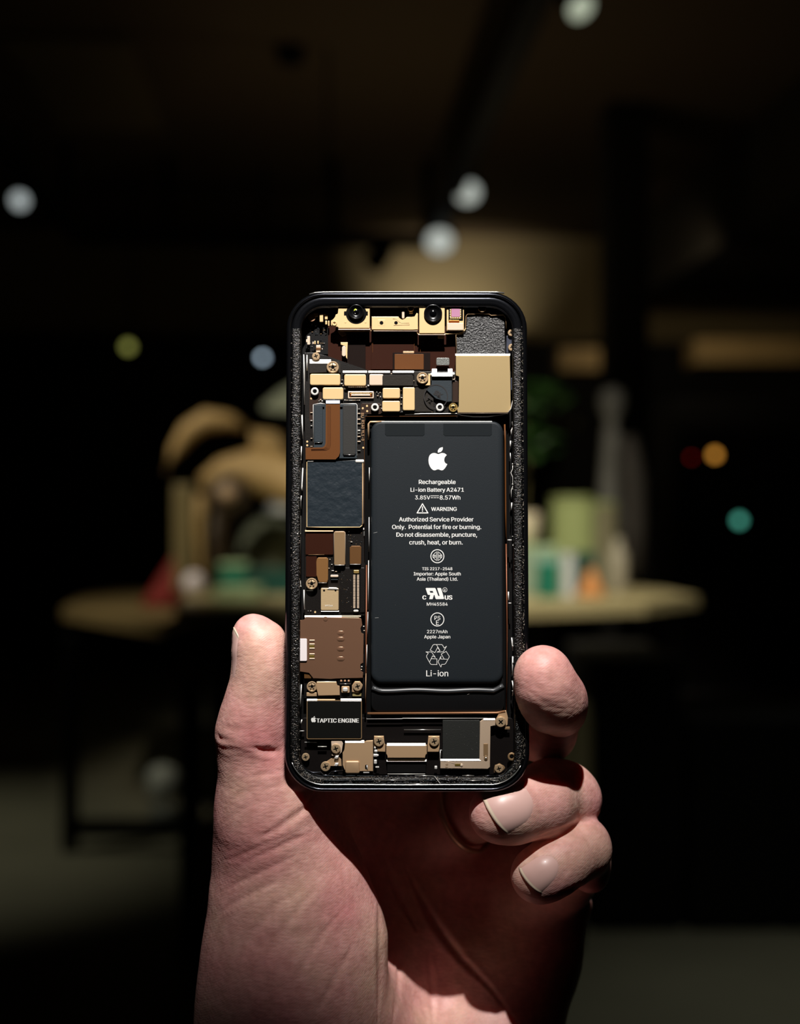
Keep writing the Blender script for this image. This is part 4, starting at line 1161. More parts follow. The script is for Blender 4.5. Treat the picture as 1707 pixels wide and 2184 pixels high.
# --- battery
bay = part('battery_bay', lambda b: b_prism(b, rpoly(777, 882, 1086, 1530, 6), -1.6, 0.6, 0.1), m_hole)
m_cu = mat('bay_rim_copper', (112, 66, 42), 0.5, 0.45)
part('bay_rim', lambda b: b_line(b, [(782, 1205), (781, 1420), (779.5, 1521)], 3.2, 1.4, 1.0), m_cu, bay, True)
part('bay_rim', lambda b: b_line(b, [(784, 1522), (1060, 1520.5), (1078, 1517)], 4.5, 1.3, 1.0), mat('bay_rim_tan', (150, 106, 72), 0.4, 0.45), bay, True)
part('bay_rim', lambda b: b_line(b, [(1081, 1515), (1082, 1340), (1080, 1160)], 3.0, 1.3, 1.0), m_cu, bay, True)
part('bay_rim', lambda b: b_line(b, [(1077, 905), (1078, 940), (1079, 1090), (1080, 1160)], 3.0, 1.3, 1.0), m_flexl, bay, True)
part('bay_rim', lambda b: b_line(b, [(787, 938), (786.5, 904), (790, 900), (820, 899.5)], 4.5, 1.2, 0.8), m_gold2, bay, True)
part('bay_line', lambda b: b_line(b, [(777.5, 1200), (777.5, 893), (780, 888), (1060, 887)], 0.9, 0.7, 0.3), m_flexl, bay, True)
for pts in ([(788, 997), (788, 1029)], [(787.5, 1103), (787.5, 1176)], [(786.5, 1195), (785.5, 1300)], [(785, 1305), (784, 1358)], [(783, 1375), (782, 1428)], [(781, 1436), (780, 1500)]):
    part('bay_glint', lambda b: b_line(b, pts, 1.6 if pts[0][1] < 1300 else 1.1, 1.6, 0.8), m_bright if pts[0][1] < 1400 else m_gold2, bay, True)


def bat(bm):
    """pouch cell: straight sides, soft shoulders, crimp line near the lower end"""
    spec = [(0, -1.5), (0, 1.2), (0.12, 1.55), (0.3, 1.78), (0.6, 1.9), (0.95, 1.93)]
    rings = []
    for ins, h in spec:
        p = ins * 8
        rings.append([bm.verts.new(L(x, y, h)) for x, y in rpoly(791.5 + p, 899 + p * 0.7, 1073 - p, 1458 - p * 1.6, max(22 - p, 4), 8)])
    for a, b in zip(rings[:-1], rings[1:]):
        n = len(a)
        for k in range(n):
            bm.faces.new((a[k], a[(k + 1) % n], b[(k + 1) % n], b[k]))
    bm.faces.new(rings[-1])


batt = part('battery', bat, m_batt, None, True, 'large matt black battery pack with white print')
part('battery_top_edge', lambda b: b_wedge(b, 814, 897.8, 1050, 901, 1.75, 0.35, 0.2), mat('battery_edge', (150, 154, 154), 0.4, 0.4), batt)
part('crimped_end', lambda b: b_prism(b, rpoly(791.5, 1440, 1077, 1518, 16), 0.7, 1.6, 0.3, 3), mat('pouch_black', (12, 12, 13), 0, 0.35), batt, True)


def lip(bm):
    pts = []
    for k in range(41):
        u = k / 40
        x = 794 + 280 * u
        y = 1473 + 1.2 * math.sin(u * 14) - 6 * max(0, 1 - u / 0.06) - 6 * max(0, (u - 0.93) / 0.07) * 2
        pts.append((x, y))
    b_line(bm, pts, 10, 0.75, 0.5, 10)


part('seal_lip', lip, mat('pouch_lip', (58, 60, 62), 0.0, 0.32), batt, True, 'rounded fold at the battery end')
for x0, x1 in ((821.5, 906), (946, 1049.5)):
    part('pull_tab', lambda b: b_prism(b, [(x0, 903), (x1, 903), (x1, 926), (x1 - 3.5, 929.5), (x0 + 3.5, 929.5), (x0, 926)], 2.0, 0.12, 0.03), mat('tab_black', (21, 26, 29), 0, 0.45, spec=0.2), batt)
# thin lettering, emblems
FONT = None
try:
    fp = os.path.join(bpy.utils.resource_path('LOCAL'), 'datafiles', 'fonts', 'Inter.woff2')
    if os.path.exists(fp):
        FONT = bpy.data.fonts.load(fp)
except Exception:
    FONT = None


def text(s, px, py, wpx, h, parent, m=None, bold=0.012, rot=0.0, space=1.0, capk=0.36, name='printed_text', spc=1.0, flip=1):
    cu = bpy.data.curves.new('t', 'FONT')
    cu.body = s
    if FONT:
        cu.font = FONT
    cu.align_x = 'CENTER'
    cu.size = 1.0
    cu.offset = 0.0
    cu.extrude = 0.01
    cu.space_character = space
    cu.space_word = spc
    to = bpy.data.objects.new('t', cu)
    COL.objects.link(to)
    bpy.context.view_layer.update()
    me = bpy.data.meshes.new_from_object(to.evaluated_get(bpy.context.evaluated_depsgraph_get()))
    bpy.data.objects.remove(to)
    bpy.data.curves.remove(cu)
    xs = [v.co.x for v in me.vertices]
    wd = max(xs) - min(xs)
    mid = (max(xs) + min(xs)) / 2
    k = wpx * 0.000125 / wd
    c = L(px, py, h)
    M = Matrix.Translation(c + Vector((0, 0, 0.00002))) @ Matrix.Rotation(rot, 4, 'Z') @ Matrix.Diagonal((k * flip, k, 0.0015, 1)) @ Matrix.Translation((-mid, -capk, 0))
    me.transform(M)
    me.materials.clear()
    if bold:                     # heavier print: the glyphs doubled a hair to each side
        bm = bmesh.new()
        for sx, sz in ((-1, 0), (1, 0.0000015), (0, 0.000003)):
            m2 = me.copy()
            m2.transform(Matrix.Translation((sx * bold * 2.2 * k, 0, sz)))
            bm.from_mesh(m2)
            bpy.data.meshes.remove(m2)
        bm.to_mesh(me)
        bm.free()
    return link_mesh(name, me, m or m_ink, parent)


HB = 1.94
for s, y, wd, sp in (('Rechargeable', 1026, 78, 1), ('Li-ion Battery A2471', 1042.8, 113, 1), ('8.57Wh', 1059.3, 43.5, 1), ('3.85V', 1059.3, 32, 1),
                     ('WARNING', 1084, 54, 1), ('Authorized Service Provider', 1105.8, 158, 1), ('Only.  Potential for fire or burning.', 1122, 189, 1),
                     ('Do not disassemble, puncture,', 1138.4, 171, 1), ('crush, heat, or burn.', 1154.8, 113, 1),
                     ('TIS 2217-2548', 1211.8, 64, 1), ('Importer: Apple South', 1222.3, 99.5, 1), ('Asia (Thailand) Ltd.', 1233.4, 86.5, 1), ('MH45584', 1287, 44, 1),
                     ('2227mAh', 1345.6, 43, 1), ('Apple Japan', 1356.6, 55, 1), ('Li-ion', 1433.5, 46, 1)):
    x = {'8.57Wh': 960.3, '3.85V': 901.8, 'WARNING': 947.3, 'Authorized Service Provider': 930.8, 'Only.  Potential for fire or burning.': 931.7,
         'Do not disassemble, puncture,': 931.8, 'crush, heat, or burn.': 930.2}.get(s, 932.9)
    text(s, x, y, wd, HB, batt, bold=0.006 if wd > 47 or s[0] == 'W' else 0.004, spc=0.75 if wd > 100 else 1)


def ink(fn, name='emblem', m=None, parent=None):
    return part(name, fn, m or m_ink, parent or batt)


def strokes(bm, lines, wpx, h):
    for pts in lines:
        for (x0, y0), (x1, y1) in zip(pts[:-1], pts[1:]):
            d = math.hypot(x1 - x0, y1 - y0) or 1
            nx, ny = -(y1 - y0) / d * wpx / 2, (x1 - x0) / d * wpx / 2
            ex, ey = (x1 - x0) / d * wpx * 0.4, (y1 - y0) / d * wpx * 0.4
            h += 0.003
            b_prism(bm, [(x0 - ex + nx, y0 - ey + ny), (x1 + ex + nx, y1 + ey + ny), (x1 + ex - nx, y1 + ey - ny), (x0 - ex - nx, y0 - ey - ny)], h, 0.03, 0)


ink(lambda b: strokes(b, [[(919.5, 1057.5), (936, 1057.5)], [(919.5, 1061.5), (924, 1061.5)], [(926, 1061.5), (930, 1061.5)], [(932, 1061.5), (936, 1061.5)]], 1.1, HB + 0.03), 'direct_current_mark')
ink(lambda b: strokes(b, [[(901.5, 1074.5), (913, 1094), (890, 1094), (901.5, 1074.5)], [(901.5, 1081), (901.5, 1087.5)]], 2.0, HB + 0.03), 'warning_triangle')
ink(lambda b: b_prism(b, cpoly(901.5, 1090.3, 1.2, 8), HB + 0.03, 0.03, 0), 'warning_triangle')
for y in (1186.3, 1321.2):
    ink(lambda b: b_ring(b, cpoly(933.2, y, 14.8, 44), cpoly(933.2, y, 13.1, 44), HB + 0.03, 0.03), 'emblem_circle')
text('PS', 933.3, 1316.2, 12.5, HB, batt, bold=0.0)
text('E', 933.3, 1326.0, 5.8, HB, batt, bold=0.0)
tq = []
for sx in (-1, 1):
    tq += [[(933.2 + sx * 1.4, 1176.5), (933.2 + sx * 1.4, 1196)], [(933.2 + sx * 3.2, 1186.3), (933.2 + sx * 10.5, 1186.3)],
           [(933.2 + sx * 3.4, 1178), (933.2 + sx * 9.6, 1184.2), (933.2 + sx * 3.4, 1184.2)], [(933.2 + sx * 3.4, 1194.6), (933.2 + sx * 9.6, 1188.4), (933.2 + sx * 3.4, 1188.4)]]
ink(lambda b: strokes(b, tq, 1.0, HB + 0.03), 'emblem')
# recognised-component mark: mirrored R joined to a J
U = lambda pts: [(890 + x / 10.4, 1240 + y / 10.4) for x, y in pts]


def ru(bm):
    for pl_ in ([(190, 150), (390, 145), (405, 165), (425, 250), (250, 298), (235, 290)],):
        pass
    b_prism(bm, U([(190, 160), (200, 146), (398, 146), (412, 165), (470, 322), (500, 322), (447, 160), (447, 146), (522, 146), (535, 160), (597, 375), (590, 392), (425, 394), (408, 380), (385, 300), (372, 300), (348, 385), (340, 394), (268, 394), (290, 300), (245, 298), (232, 285)]), HB + 0.03, 0.03, 0)


ink(ru, 'emblem')
part('emblem_counter', lambda b: b_prism(b, U([(278, 212), (345, 212), (362, 250), (293, 250)]), HB + 0.045, 0.02, 0), m_batt, batt)
text('C', 905.4, 1272.5, 7, HB, batt, bold=0.02)
text('US', 957, 1272.5, 15, HB, batt, bold=0.02)
ink(lambda b: b_ring(b, cpoly(949.3, 1258, 5.0, 24), cpoly(949.3, 1258, 4.2, 24), HB + 0.03, 0.03), 'emblem_circle')
text('R', 949.3, 1258, 3.6, HB, batt, bold=0.0)
V = lambda pts: [(890 + x / 10.4, 1240 + y / 10.4) for x, y in pts]
ink(lambda b: strokes(b, [V(q) for q in (
    [(395, 1580), (290, 1525), (350, 1415), (375, 1400), (545, 1402), (565, 1415), (600, 1478), (652, 1440), (580, 1562), (440, 1568), (508, 1540), (430, 1402)],
    [(455, 1465), (395, 1580)], [(508, 1540), (455, 1465)],
    [(195, 1563), (320, 1565), (405, 1688), (345, 1652), (275, 1790)], [(195, 1563), (248, 1590), (210, 1650), (212, 1680), (295, 1830), (320, 1845), (440, 1845), (440, 1718), (310, 1716)],
    [(535, 1612), (645, 1552), (712, 1660), (710, 1685), (630, 1825), (600, 1842), (545, 1842), (528, 1900), (464, 1785), (530, 1660), (522, 1722), (665, 1728)], [(535, 1612), (600, 1722)])], 1.0, HB + 0.03), 'recycling_symbol')


def smooth_poly(pts, corners, n=5):
    out = []
    N = len(pts)
    for i in range(N):
        p0, p1, p2, p3 = pts[i - 1], pts[i], pts[(i + 1) % N], pts[(i + 2) % N]
        if i in corners:
            p0 = p1
        if (i + 1) % N in corners:
            p3 = p2
        for k in range(n):
            t = k / n
            out.append(tuple(0.5 * ((2 * p1[j]) + (-p0[j] + p2[j]) * t + (2 * p0[j] - 5 * p1[j] + 4 * p2[j] - p3[j]) * t * t + (-p0[j] + 3 * p1[j] - 3 * p2[j] + p3[j]) * t ** 3) for j in (0, 1)))
    return out


body_ = [(733, 419), (700, 408), (668, 414), (645, 438), (637, 478), (642, 520), (660, 558), (684, 580), (705, 582), (733, 573), (762, 582), (784, 580), (808, 555), (827, 520), (806, 508), (796, 482), (802, 452), (822, 429), (800, 412), (772, 408), (752, 414)]
leaf_ = [(731, 405), (732, 382), (750, 358), (781, 348), (780, 372), (762, 396)]


def logo(cx, cy, k, h, parent, nm='logo'):
    T = lambda P_: [(cx + (x - 732) * k, cy + (y - 465) * k) for x, y in P_]

    def f(b):
        b_prism(b, T(smooth_poly(body_, {13, 17})), h, 0.03, 0)
        b_prism(b, T(smooth_poly(leaf_, {0, 3})), h, 0.03, 0)
    return part(nm, f, m_ink, parent)


logo(934.4, 978.2, 1 / 4.742, HB + 0.03, batt)
logo(669, 1534, 0.0545, 2.05, mt)
text('TAPTIC ENGINE', 720.5, 1535, 88.5, 2.0, mt, bold=0.014, spc=0.8)
text('M9T6A', 702, 1291, 16, 2.02, can, m_ink, bold=0.0)
text('R140 9L1-0', 775.5, 918, 44, 0.52, board, m_inkd, bold=0.0, rot=-math.pi / 2)
text('RU', 774.5, 886, 10, 0.52, board, m_inkd, bold=0.0, rot=-math.pi / 2)
text('SK', 936, 839, 17, 1.42, board, mat('stamp_ink', (16, 10, 10)), bold=0.03, rot=-0.6)
text('7Z', 917, 849, 12, 1.42, board, mat('stamp_ink', (16, 10, 10)), bold=0.03, rot=-0.6)
text('F6', 952, 1633, 8, 1.82, spk, m_gold3, bold=0.0, rot=math.pi / 2)
# dust specks and scratches on the battery
random.seed(21)
for k in range(26):
    x, y = random.uniform(800, 1065), random.uniform(935, 1450)
    part('dust_speck', lambda b: b_prism(b, cpoly(x, y, random.uniform(0.25, 0.5), 6), HB + 0.03, 0.03, 0), m_tape if k % 3 else m_steel, batt)
for x, y, a, q in ((804, 1318, 4, -0.5), (801, 1137, 4, -2), (1000, 1482, 3, -3)):
    part('scratch', lambda b: b_line(b, [(x - a, y), (x + a, y + q)], 0.7, HB if y < 1450 else 0.8, 0.05), m_steel, batt)
for k in range(24):
    x, y = random.uniform(948, 1020), random.uniform(1540, 1614)
    part('dust_speck', lambda b: b_prism(b, cpoly(x, y, random.uniform(0.3, 0.6), 6), 1.74, 0.03, 0), m_steel, bpy.data.objects['speaker_pad'])

# ---------------------------------------------------------------- HAND (one continuous surface)
def H(px, py, Y):
    """photo pixel at depth Y mm -> mm, camera at the origin"""
    return np.array([(px - CX) * Y / F, Y, (CY - py) * Y / F], np.float32)


VOX = 0.64
LO = np.array([-72.0, 322.0, -228.0], np.float32)
HI = np.array([72.0, 428.0, -14.0], np.float32)
N3 = ((HI - LO) / VOX).astype(int) + 1
GX, GY, GZ = np.meshgrid(*[LO[i] + VOX * np.arange(N3[i], dtype=np.float32) for i in range(3)], indexing='ij')


def cone(a, b, ra, rb):
    ab = b - a
    L2 = float(ab @ ab) + 1e-6
    t = np.clip(((GX - a[0]) * ab[0] + (GY - a[1]) * ab[1] + (GZ - a[2]) * ab[2]) / L2, 0, 1)
    d = np.sqrt((GX - a[0] - t * ab[0]) ** 2 + (GY - a[1] - t * ab[1]) ** 2 + (GZ - a[2] - t * ab[2]) ** 2)
    return d - (ra + (rb - ra) * t)


def ell(c, r, rotz=0.0, rotx=0.0):
    x, y, z = GX - c[0], GY - c[1], GZ - c[2]
    ca, sa = math.cos(rotz), math.sin(rotz)      # roll in the picture plane
    x, z = x * ca + z * sa, -x * sa + z * ca
    k = np.sqrt((x / r[0]) ** 2 + (y / r[1]) ** 2 + (z / r[2]) ** 2)
    return (k - 1) * min(r)


def smin(a, b, k):
    h = np.maximum(k - np.abs(a - b), 0) / k
    return np.minimum(a, b) - h * h * k * 0.25


def smax(a, b, k):
    return -smin(-a, -b, k)


def chain(pts, k=2.0):
    """pts: (px, py, Y, radius in photo pixels)"""
    Q = [(H(p[0], p[1], p[2]), p[3] * p[2] / F) for p in pts]
    d = None
    for (a, ra), (b, rb) in zip(Q[:-1], Q[1:]):
        c = cone(a, b, ra, rb)
        d = c if d is None else smin(d, c, k)
    return d


# palm, hollow towards the camera
D = chain([(730, 1560, 398, 78), (770, 1760, 404, 92), (810, 2010, 398, 100), (830, 2260, 396, 120)], 6)
D = smin(D, chain([(870, 1560, 404, 78), (880, 1780, 410, 88), (890, 2010, 404, 98), (880, 2260, 398, 120)], 6), 8)
D = smin(D, chain([(985, 1760, 410, 62), (985, 1850, 409, 86), (970, 2010, 404, 98), (930, 2260, 398, 120)], 6), 8)
D = smin(D, chain([(1105, 1835, 408, 70), (1120, 1920, 406, 78), (1095, 2010, 405, 92), (1040, 2180, 400, 110), (980, 2330, 392, 120)], 6), 8)
# heel of the hand and wrist
D = smin(D, chain([(1195, 1930, 402, 66), (1130, 2050, 402, 96), (1072, 2190, 394, 112), (1010, 2400, 372, 125)], 8), 10)
D = smin(D, chain([(700, 2200, 372, 170), (770, 2450, 372, 200), (800, 3000, 372, 215)], 8), 16)
D = smin(D, chain([(950, 2380, 384, 150), (900, 2600, 376, 185), (880, 3000, 372, 200)], 8), 16)
# thumb and its ball
TH = chain([(612, 1850, 366, 130), (616, 1950, 364, 156), (612, 2080, 362, 172), (604, 2200, 360, 172), (650, 2400, 366, 170)], 8)
TH = smin(TH, chain([(560, 1640, 355, 94), (578, 1745, 358, 106), (606, 1850, 362, 132)], 8), 10)
TH = smin(TH, chain([(684, 1890, 366, 84), (690, 2000, 366, 118), (680, 2140, 364, 128), (680, 2300, 366, 130)], 8), 8)
D = smin(D, TH, 5)
web = chain([(600, 1690, 360, 58), (690, 1640, 384, 60), (740, 1600, 396, 66)], 6)
D = smin(D, web, 12)
D = smin(D, chain([(590, 1800, 366, 90), (700, 1760, 392, 70)], 6), 10)
T1 = chain([(540, 1600, 354, 74), (541, 1560, 352, 72), (549, 1505, 350.5, 61), (556, 1455, 350, 52), (555, 1405, 349.5, 47), (546, 1364, 349, 41), (537, 1346, 349, 31)], 5)
T1 = smin(T1, ell(H(570, 1422, 349), (5.0, 7.0, 9.2), -0.2), 4)
D = smin(D, T1, 2.4)
# index finger, resting flat behind the phone
D = smin(D, chain([(735, 1570, 396, 74), (760, 1400, 374, 68), (790, 1260, 363.5, 60), (810, 1170, 362.5, 55)], 3), 5)
# middle finger: from the palm behind the phone round its right edge
D = smin(D, chain([(880, 1580, 402, 76), (1010, 1540, 398, 72), (1165, 1560, 378, 62)], 3), 5)
M2 = chain([(1165, 1562, 378, 60), (1185, 1526, 366, 58)], 3)
D = smin(D, M2, 3)
M1 = chain([(1190, 1514, 354, 53), (1175, 1492, 345.5, 62), (1163, 1458, 342, 55), (1155, 1436, 341.5, 49)], 5)
M1 = smin(M1, ell(H(1210, 1496, 352), (3.4, 4.5, 5.0)), 7)
M1 = smin(M1, ell(H(1160, 1432, 342), (6.2, 6.0, 6.2)), 3)
D = smin(D, M1, 1.0)
# ring finger: leaves the palm, folds at the right and comes back under the phone
D = smin(D, chain([(900, 1775, 406, 72), (1040, 1712, 393, 72), (1196, 1715, 382, 68)], 3), 5)
R1 = chain([(1205, 1712, 382, 64), (1202, 1702, 369, 71), (1150, 1710, 356.5, 71), (1088, 1728, 351.5, 67), (1060, 1735, 349.5, 59)], 4)
R1 = smin(R1, ell(H(1222, 1712, 370), (7.2, 7.5, 6.4), 0.5), 3)
R1 = smin(R1, ell(H(1178, 1682, 367), (9.5, 7.5, 8.0), -0.3), 3)
D = smin(D, R1, 0.9)
# little finger
D = smin(D, chain([(1110, 1930, 402, 66), (1205, 1880, 390, 60), (1243, 1835, 379, 58)], 3), 5)
P1 = chain([(1246, 1828, 376, 58), (1236, 1810, 363, 62), (1200, 1836, 355.5, 58), (1160, 1862, 353, 55), (1146, 1868, 353, 54)], 4)
P1 = smin(P1, ell(H(1228, 1790, 364), (6.4, 7, 5.2), 0.3), 3)
P1 = smin(P1, ell(H(1260, 1864, 370), (5.2, 6, 5.2)), 3)
D = smin(D, P1, 0.8)
# the flesh gives way to the phone: cut the phone's own volume (its rounded slab) out of the hand
dx, dz0 = GX - PC.x * 1000, GZ - PC.z * 1000
ct, st_ = math.cos(TILT), math.sin(TILT)
gy = GY - 350.0
pv = gy * st_ + dz0 * ct
ph = -gy * ct + dz0 * st_
qx = np.abs(dx) - (32.15 - 3.9)
qz = np.abs(pv) - (66.2 - 3.9)
rr = np.sqrt(np.maximum(qx, 0) ** 2 + np.maximum(qz, 0) ** 2) + np.minimum(np.maximum(qx, qz), 0) - 4.0
box = np.maximum(rr, np.abs(ph) - 3.85)
del dx, dz0, gy, pv, qx, qz, rr
D = np.maximum(D, -(box - 0.05))
# forearm ends outside the frame: flat cut
D = np.maximum(D, (LO[2] + 3.0) - GZ)


def surface_nets(D, lo, h):
    ins = D < 0
    s = ins[:-1, :-1, :-1].astype(np.int8)
    tot = np.zeros_like(s)
    offs = [(i, j, k) for i in (0, 1) for j in (0, 1) for k in (0, 1)]
    nx, ny, nz = s.shape
    for i, j, k in offs:
        tot += ins[i:i + nx, j:j + ny, k:k + nz]
    act = (tot > 0) & (tot < 8)
    idx = np.argwhere(act)
    vid = -np.ones(act.shape, np.int32)
    vid[act] = np.arange(len(idx))
    acc = np.zeros((len(idx), 3), np.float32)
    cnt = np.zeros(len(idx), np.float32)
    val = {o: D[idx[:, 0] + o[0], idx[:, 1] + o[1], idx[:, 2] + o[2]] for o in offs}
    for o in offs:
        for ax in range(3):
            if o[ax] == 0:
                q = list(o)
                q[ax] = 1
                q = tuple(q)
                a, b = val[o], val[q]
                m_ = (a < 0) != (b < 0)
                t = np.where(m_, a / np.where(a - b == 0, 1, a - b), 0)
                p = np.tile(np.array(o, np.float32), (len(idx), 1))
                p[:, ax] = t
                acc[m_] += p[m_]
                cnt[m_] += 1
    V_ = (idx + acc / cnt[:, None]) * h + lo
    faces = []
    for ax in range(3):
        u, v = [(1, 2), (2, 0), (0, 1)][ax]
        sl0 = [slice(1, -1)] * 3
        a = ins
        lo_ = [slice(None)] * 3
        hi_ = [slice(None)] * 3
        lo_[ax] = slice(0, -1)
        hi_[ax] = slice(1, None)
        ch = a[tuple(lo_)] != a[tuple(hi_)]
        e = np.argwhere(ch)
        ok = (e[:, u] > 0) & (e[:, v] > 0) & (e[:, u] < D.shape[u] - 1) & (e[:, v] < D.shape[v] - 1)
        e = e[ok]
        c = []
        for du, dv in ((-1, -1), (0, -1), (0, 0), (-1, 0)):
            q = e.copy()
            q[:, u] += du
            q[:, v] += dv
            c.append(vid[q[:, 0], q[:, 1], q[:, 2]])
        f = np.stack(c, 1)
        neg = D[e[:, 0], e[:, 1], e[:, 2]] < 0
        f[~neg] = f[~neg][:, ::-1]
        f = f[(f >= 0).all(1)]
        faces.append(f)
    return V_, np.concatenate(faces)


Vh, Fh = surface_nets(D, LO, VOX)
del GX, GY, GZ, D, TH, T1, M1, R1, P1, web, box, ph
# relax the stair steps of the grid
E = np.unique(np.sort(np.concatenate([Fh[:, [0, 1]], Fh[:, [1, 2]], Fh[:, [2, 3]], Fh[:, [3, 0]]]), 1), axis=0)
deg = np.bincount(E.ravel(), minlength=len(Vh)).astype(np.float32)[:, None]


def relax(X, k):
    s = np.zeros_like(X)
    for c in range(X.shape[1]):
        s[:, c] = np.bincount(E[:, 0], weights=X[E[:, 1], c], minlength=len(X)) + np.bincount(E[:, 1], weights=X[E[:, 0], c], minlength=len(X))
    return X + k * (s / deg - X)


for it in range(4):
    Vh = relax(Vh, 0.55)
    Vh = relax(Vh, -0.5)
Vh = relax(Vh, 0.5)


def vnorm(V_, F_):
    n = np.cross(V_[F_[:, 2]] - V_[F_[:, 0]], V_[F_[:, 3]] - V_[F_[:, 1]])
    out = np.zeros_like(V_)
    for c in range(4):
        for k in range(3):
            out[:, k] += np.bincount(F_[:, c], weights=n[:, k], minlength=len(V_))
    return out / (np.linalg.norm(out, axis=1, keepdims=True) + 1e-9)


Nh = vnorm(Vh, Fh)
if (Nh[:, 1] * (Vh[:, 1] - Vh[:, 1].mean())).mean() < 0:
    Fh = Fh[:, ::-1]
    Nh = -Nh
# skin folds: (points in the photo, half width px, depth mm); only the side that faces the camera takes them
FOLDS = [
    ([(531, 1587), (552, 1599), (580, 1603), (612, 1600)], 5, 0.9), ([(458, 1563), (472, 1577), (497, 1581)], 4, 0.7),
    ([(462, 1590), (485, 1600), (520, 1600)], 4, 0.25), ([(470, 1545), (500, 1557), (540, 1560)], 5, 0.2),
    ([(663, 1700), (655, 1722), (625, 1745), (585, 1772), (540, 1790)], 6, 0.75), ([(668, 1775), (630, 1790), (575, 1815), (510, 1845)], 5, 0.5),
    ([(655, 1812), (600, 1840), (530, 1872), (465, 1905)], 5, 0.45), ([(640, 1770), (580, 1796), (500, 1830), (468, 1838)], 4, 0.35),
    ([(620, 1868), (560, 1895), (490, 1930), (458, 1960)], 5, 0.4), ([(560, 1700), (520, 1725), (470, 1760)], 4, 0.25),
    ([(570, 1670), (520, 1690), (468, 1720)], 4, 0.2), ([(620, 1640), (570, 1650), (520, 1660)], 5, 0.25), ([(640, 1665), (590, 1678), (540, 1690)], 4, 0.2),
    ([(640, 1900), (590, 1930), (540, 1990), (520, 2050)], 7, 0.4), ([(690, 1880), (640, 1935), (590, 2000), (560, 2100)], 6, 0.3),
    ([(740, 1930), (690, 1990), (640, 2070), (600, 2160)], 6, 0.3), ([(760, 2000), (720, 2080), (660, 2184)], 6, 0.3),
    ([(822, 1830), (838, 1880), (862, 1930), (890, 1985)], 6, 1.2), ([(866, 1850), (888, 1895), (914, 1945), (950, 2000), (985, 2045), (1045, 2105), (1110, 2190)], 6, 1.2),
    ([(853, 2020), (850, 2090), (845, 2140), (838, 2190)], 5, 0.8), ([(915, 2020), (918, 2080), (922, 2140), (925, 2190)], 5, 0.8),
    ([(806, 1900), (812, 1990), (812, 2080), (806, 2190)], 6, 0.8),
    ([(1130, 1475), (1165, 1502), (1205, 1515)], 5, 0.12), ([(1198, 1462), (1212, 1480), (1222, 1500)], 5, 0.2),
    ([(1133, 1790), (1190, 1772), (1240, 1755), (1275, 1750)], 4, 0.5), ([(1190, 1905), (1235, 1893), (1262, 1900)], 5, 0.4), ([(1222, 1800), (1215, 1850), (1190, 1880)], 6, 0.25),
    ([(1215, 1655), (1225, 1690), (1240, 1730)], 6, 0.25),
]
pxs = CX + F * Vh[:, 0] / Vh[:, 1]
pys = CY - F * Vh[:, 2] / Vh[:, 1]
front = np.clip(-Nh[:, 1] * 2.0, 0, 1)
disp = np.zeros(len(Vh), np.float32)
for pts, w_, dp in FOLDS:
    w_, dp = w_ * 1.15, dp * 0.8
    best = np.full(len(Vh), 1e9, np.float32)
    n_ = len(pts) - 1
    for i, ((x0, y0), (x1, y1)) in enumerate(zip(pts[:-1], pts[1:])):
        L2 = (x1 - x0) ** 2 + (y1 - y0) ** 2
        t = np.clip(((pxs - x0) * (x1 - x0) + (pys - y0) * (y1 - y0)) / L2, 0, 1)
        s = (i + t) / n_
        dd = np.hypot(pxs - x0 - t * (x1 - x0), pys - y0 - t * (y1 - y0)) / np.clip(np.sin(np.clip(s, 0.04, 0.96) * math.pi), 0.25, 1)
        best = np.minimum(best, dd)
    disp -= dp * np.exp(-(best / w_) ** 2)
    disp += 0.25 * dp * np.exp(-((best - 2.2 * w_) / (1.2 * w_)) ** 2)
Vh = Vh + Nh * (disp * front)[:, None]
Vs = relax(relax(Vh, 0.6), 0.6)
wm = np.clip(np.abs(disp) * front / 0.1, 0, 1)[:, None]
Vh = Vh * (1 - wm) + Vs * wm

ORG = Vector((0.0, 0.372, CAMZ - 0.15))
me = bpy.data.meshes.new('person')
Vw = Vh * 0.001
Vw[:, 2] += CAMZ
Vw -= np.array(ORG, np.float32)
me.vertices.add(len(Vw))
me.vertices.foreach_set('co', Vw.astype(np.float32).ravel())
me.loops.add(Fh.size)
me.loops.foreach_set('vertex_index', Fh.astype(np.int32).ravel())
me.polygons.add(len(Fh))
me.polygons.foreach_set('loop_start', (np.arange(len(Fh)) * 4).astype(np.int32))
me.polygons.foreach_set('loop_total', np.full(len(Fh), 4, np.int32))
me.update(calc_edges=True)
me.validate()


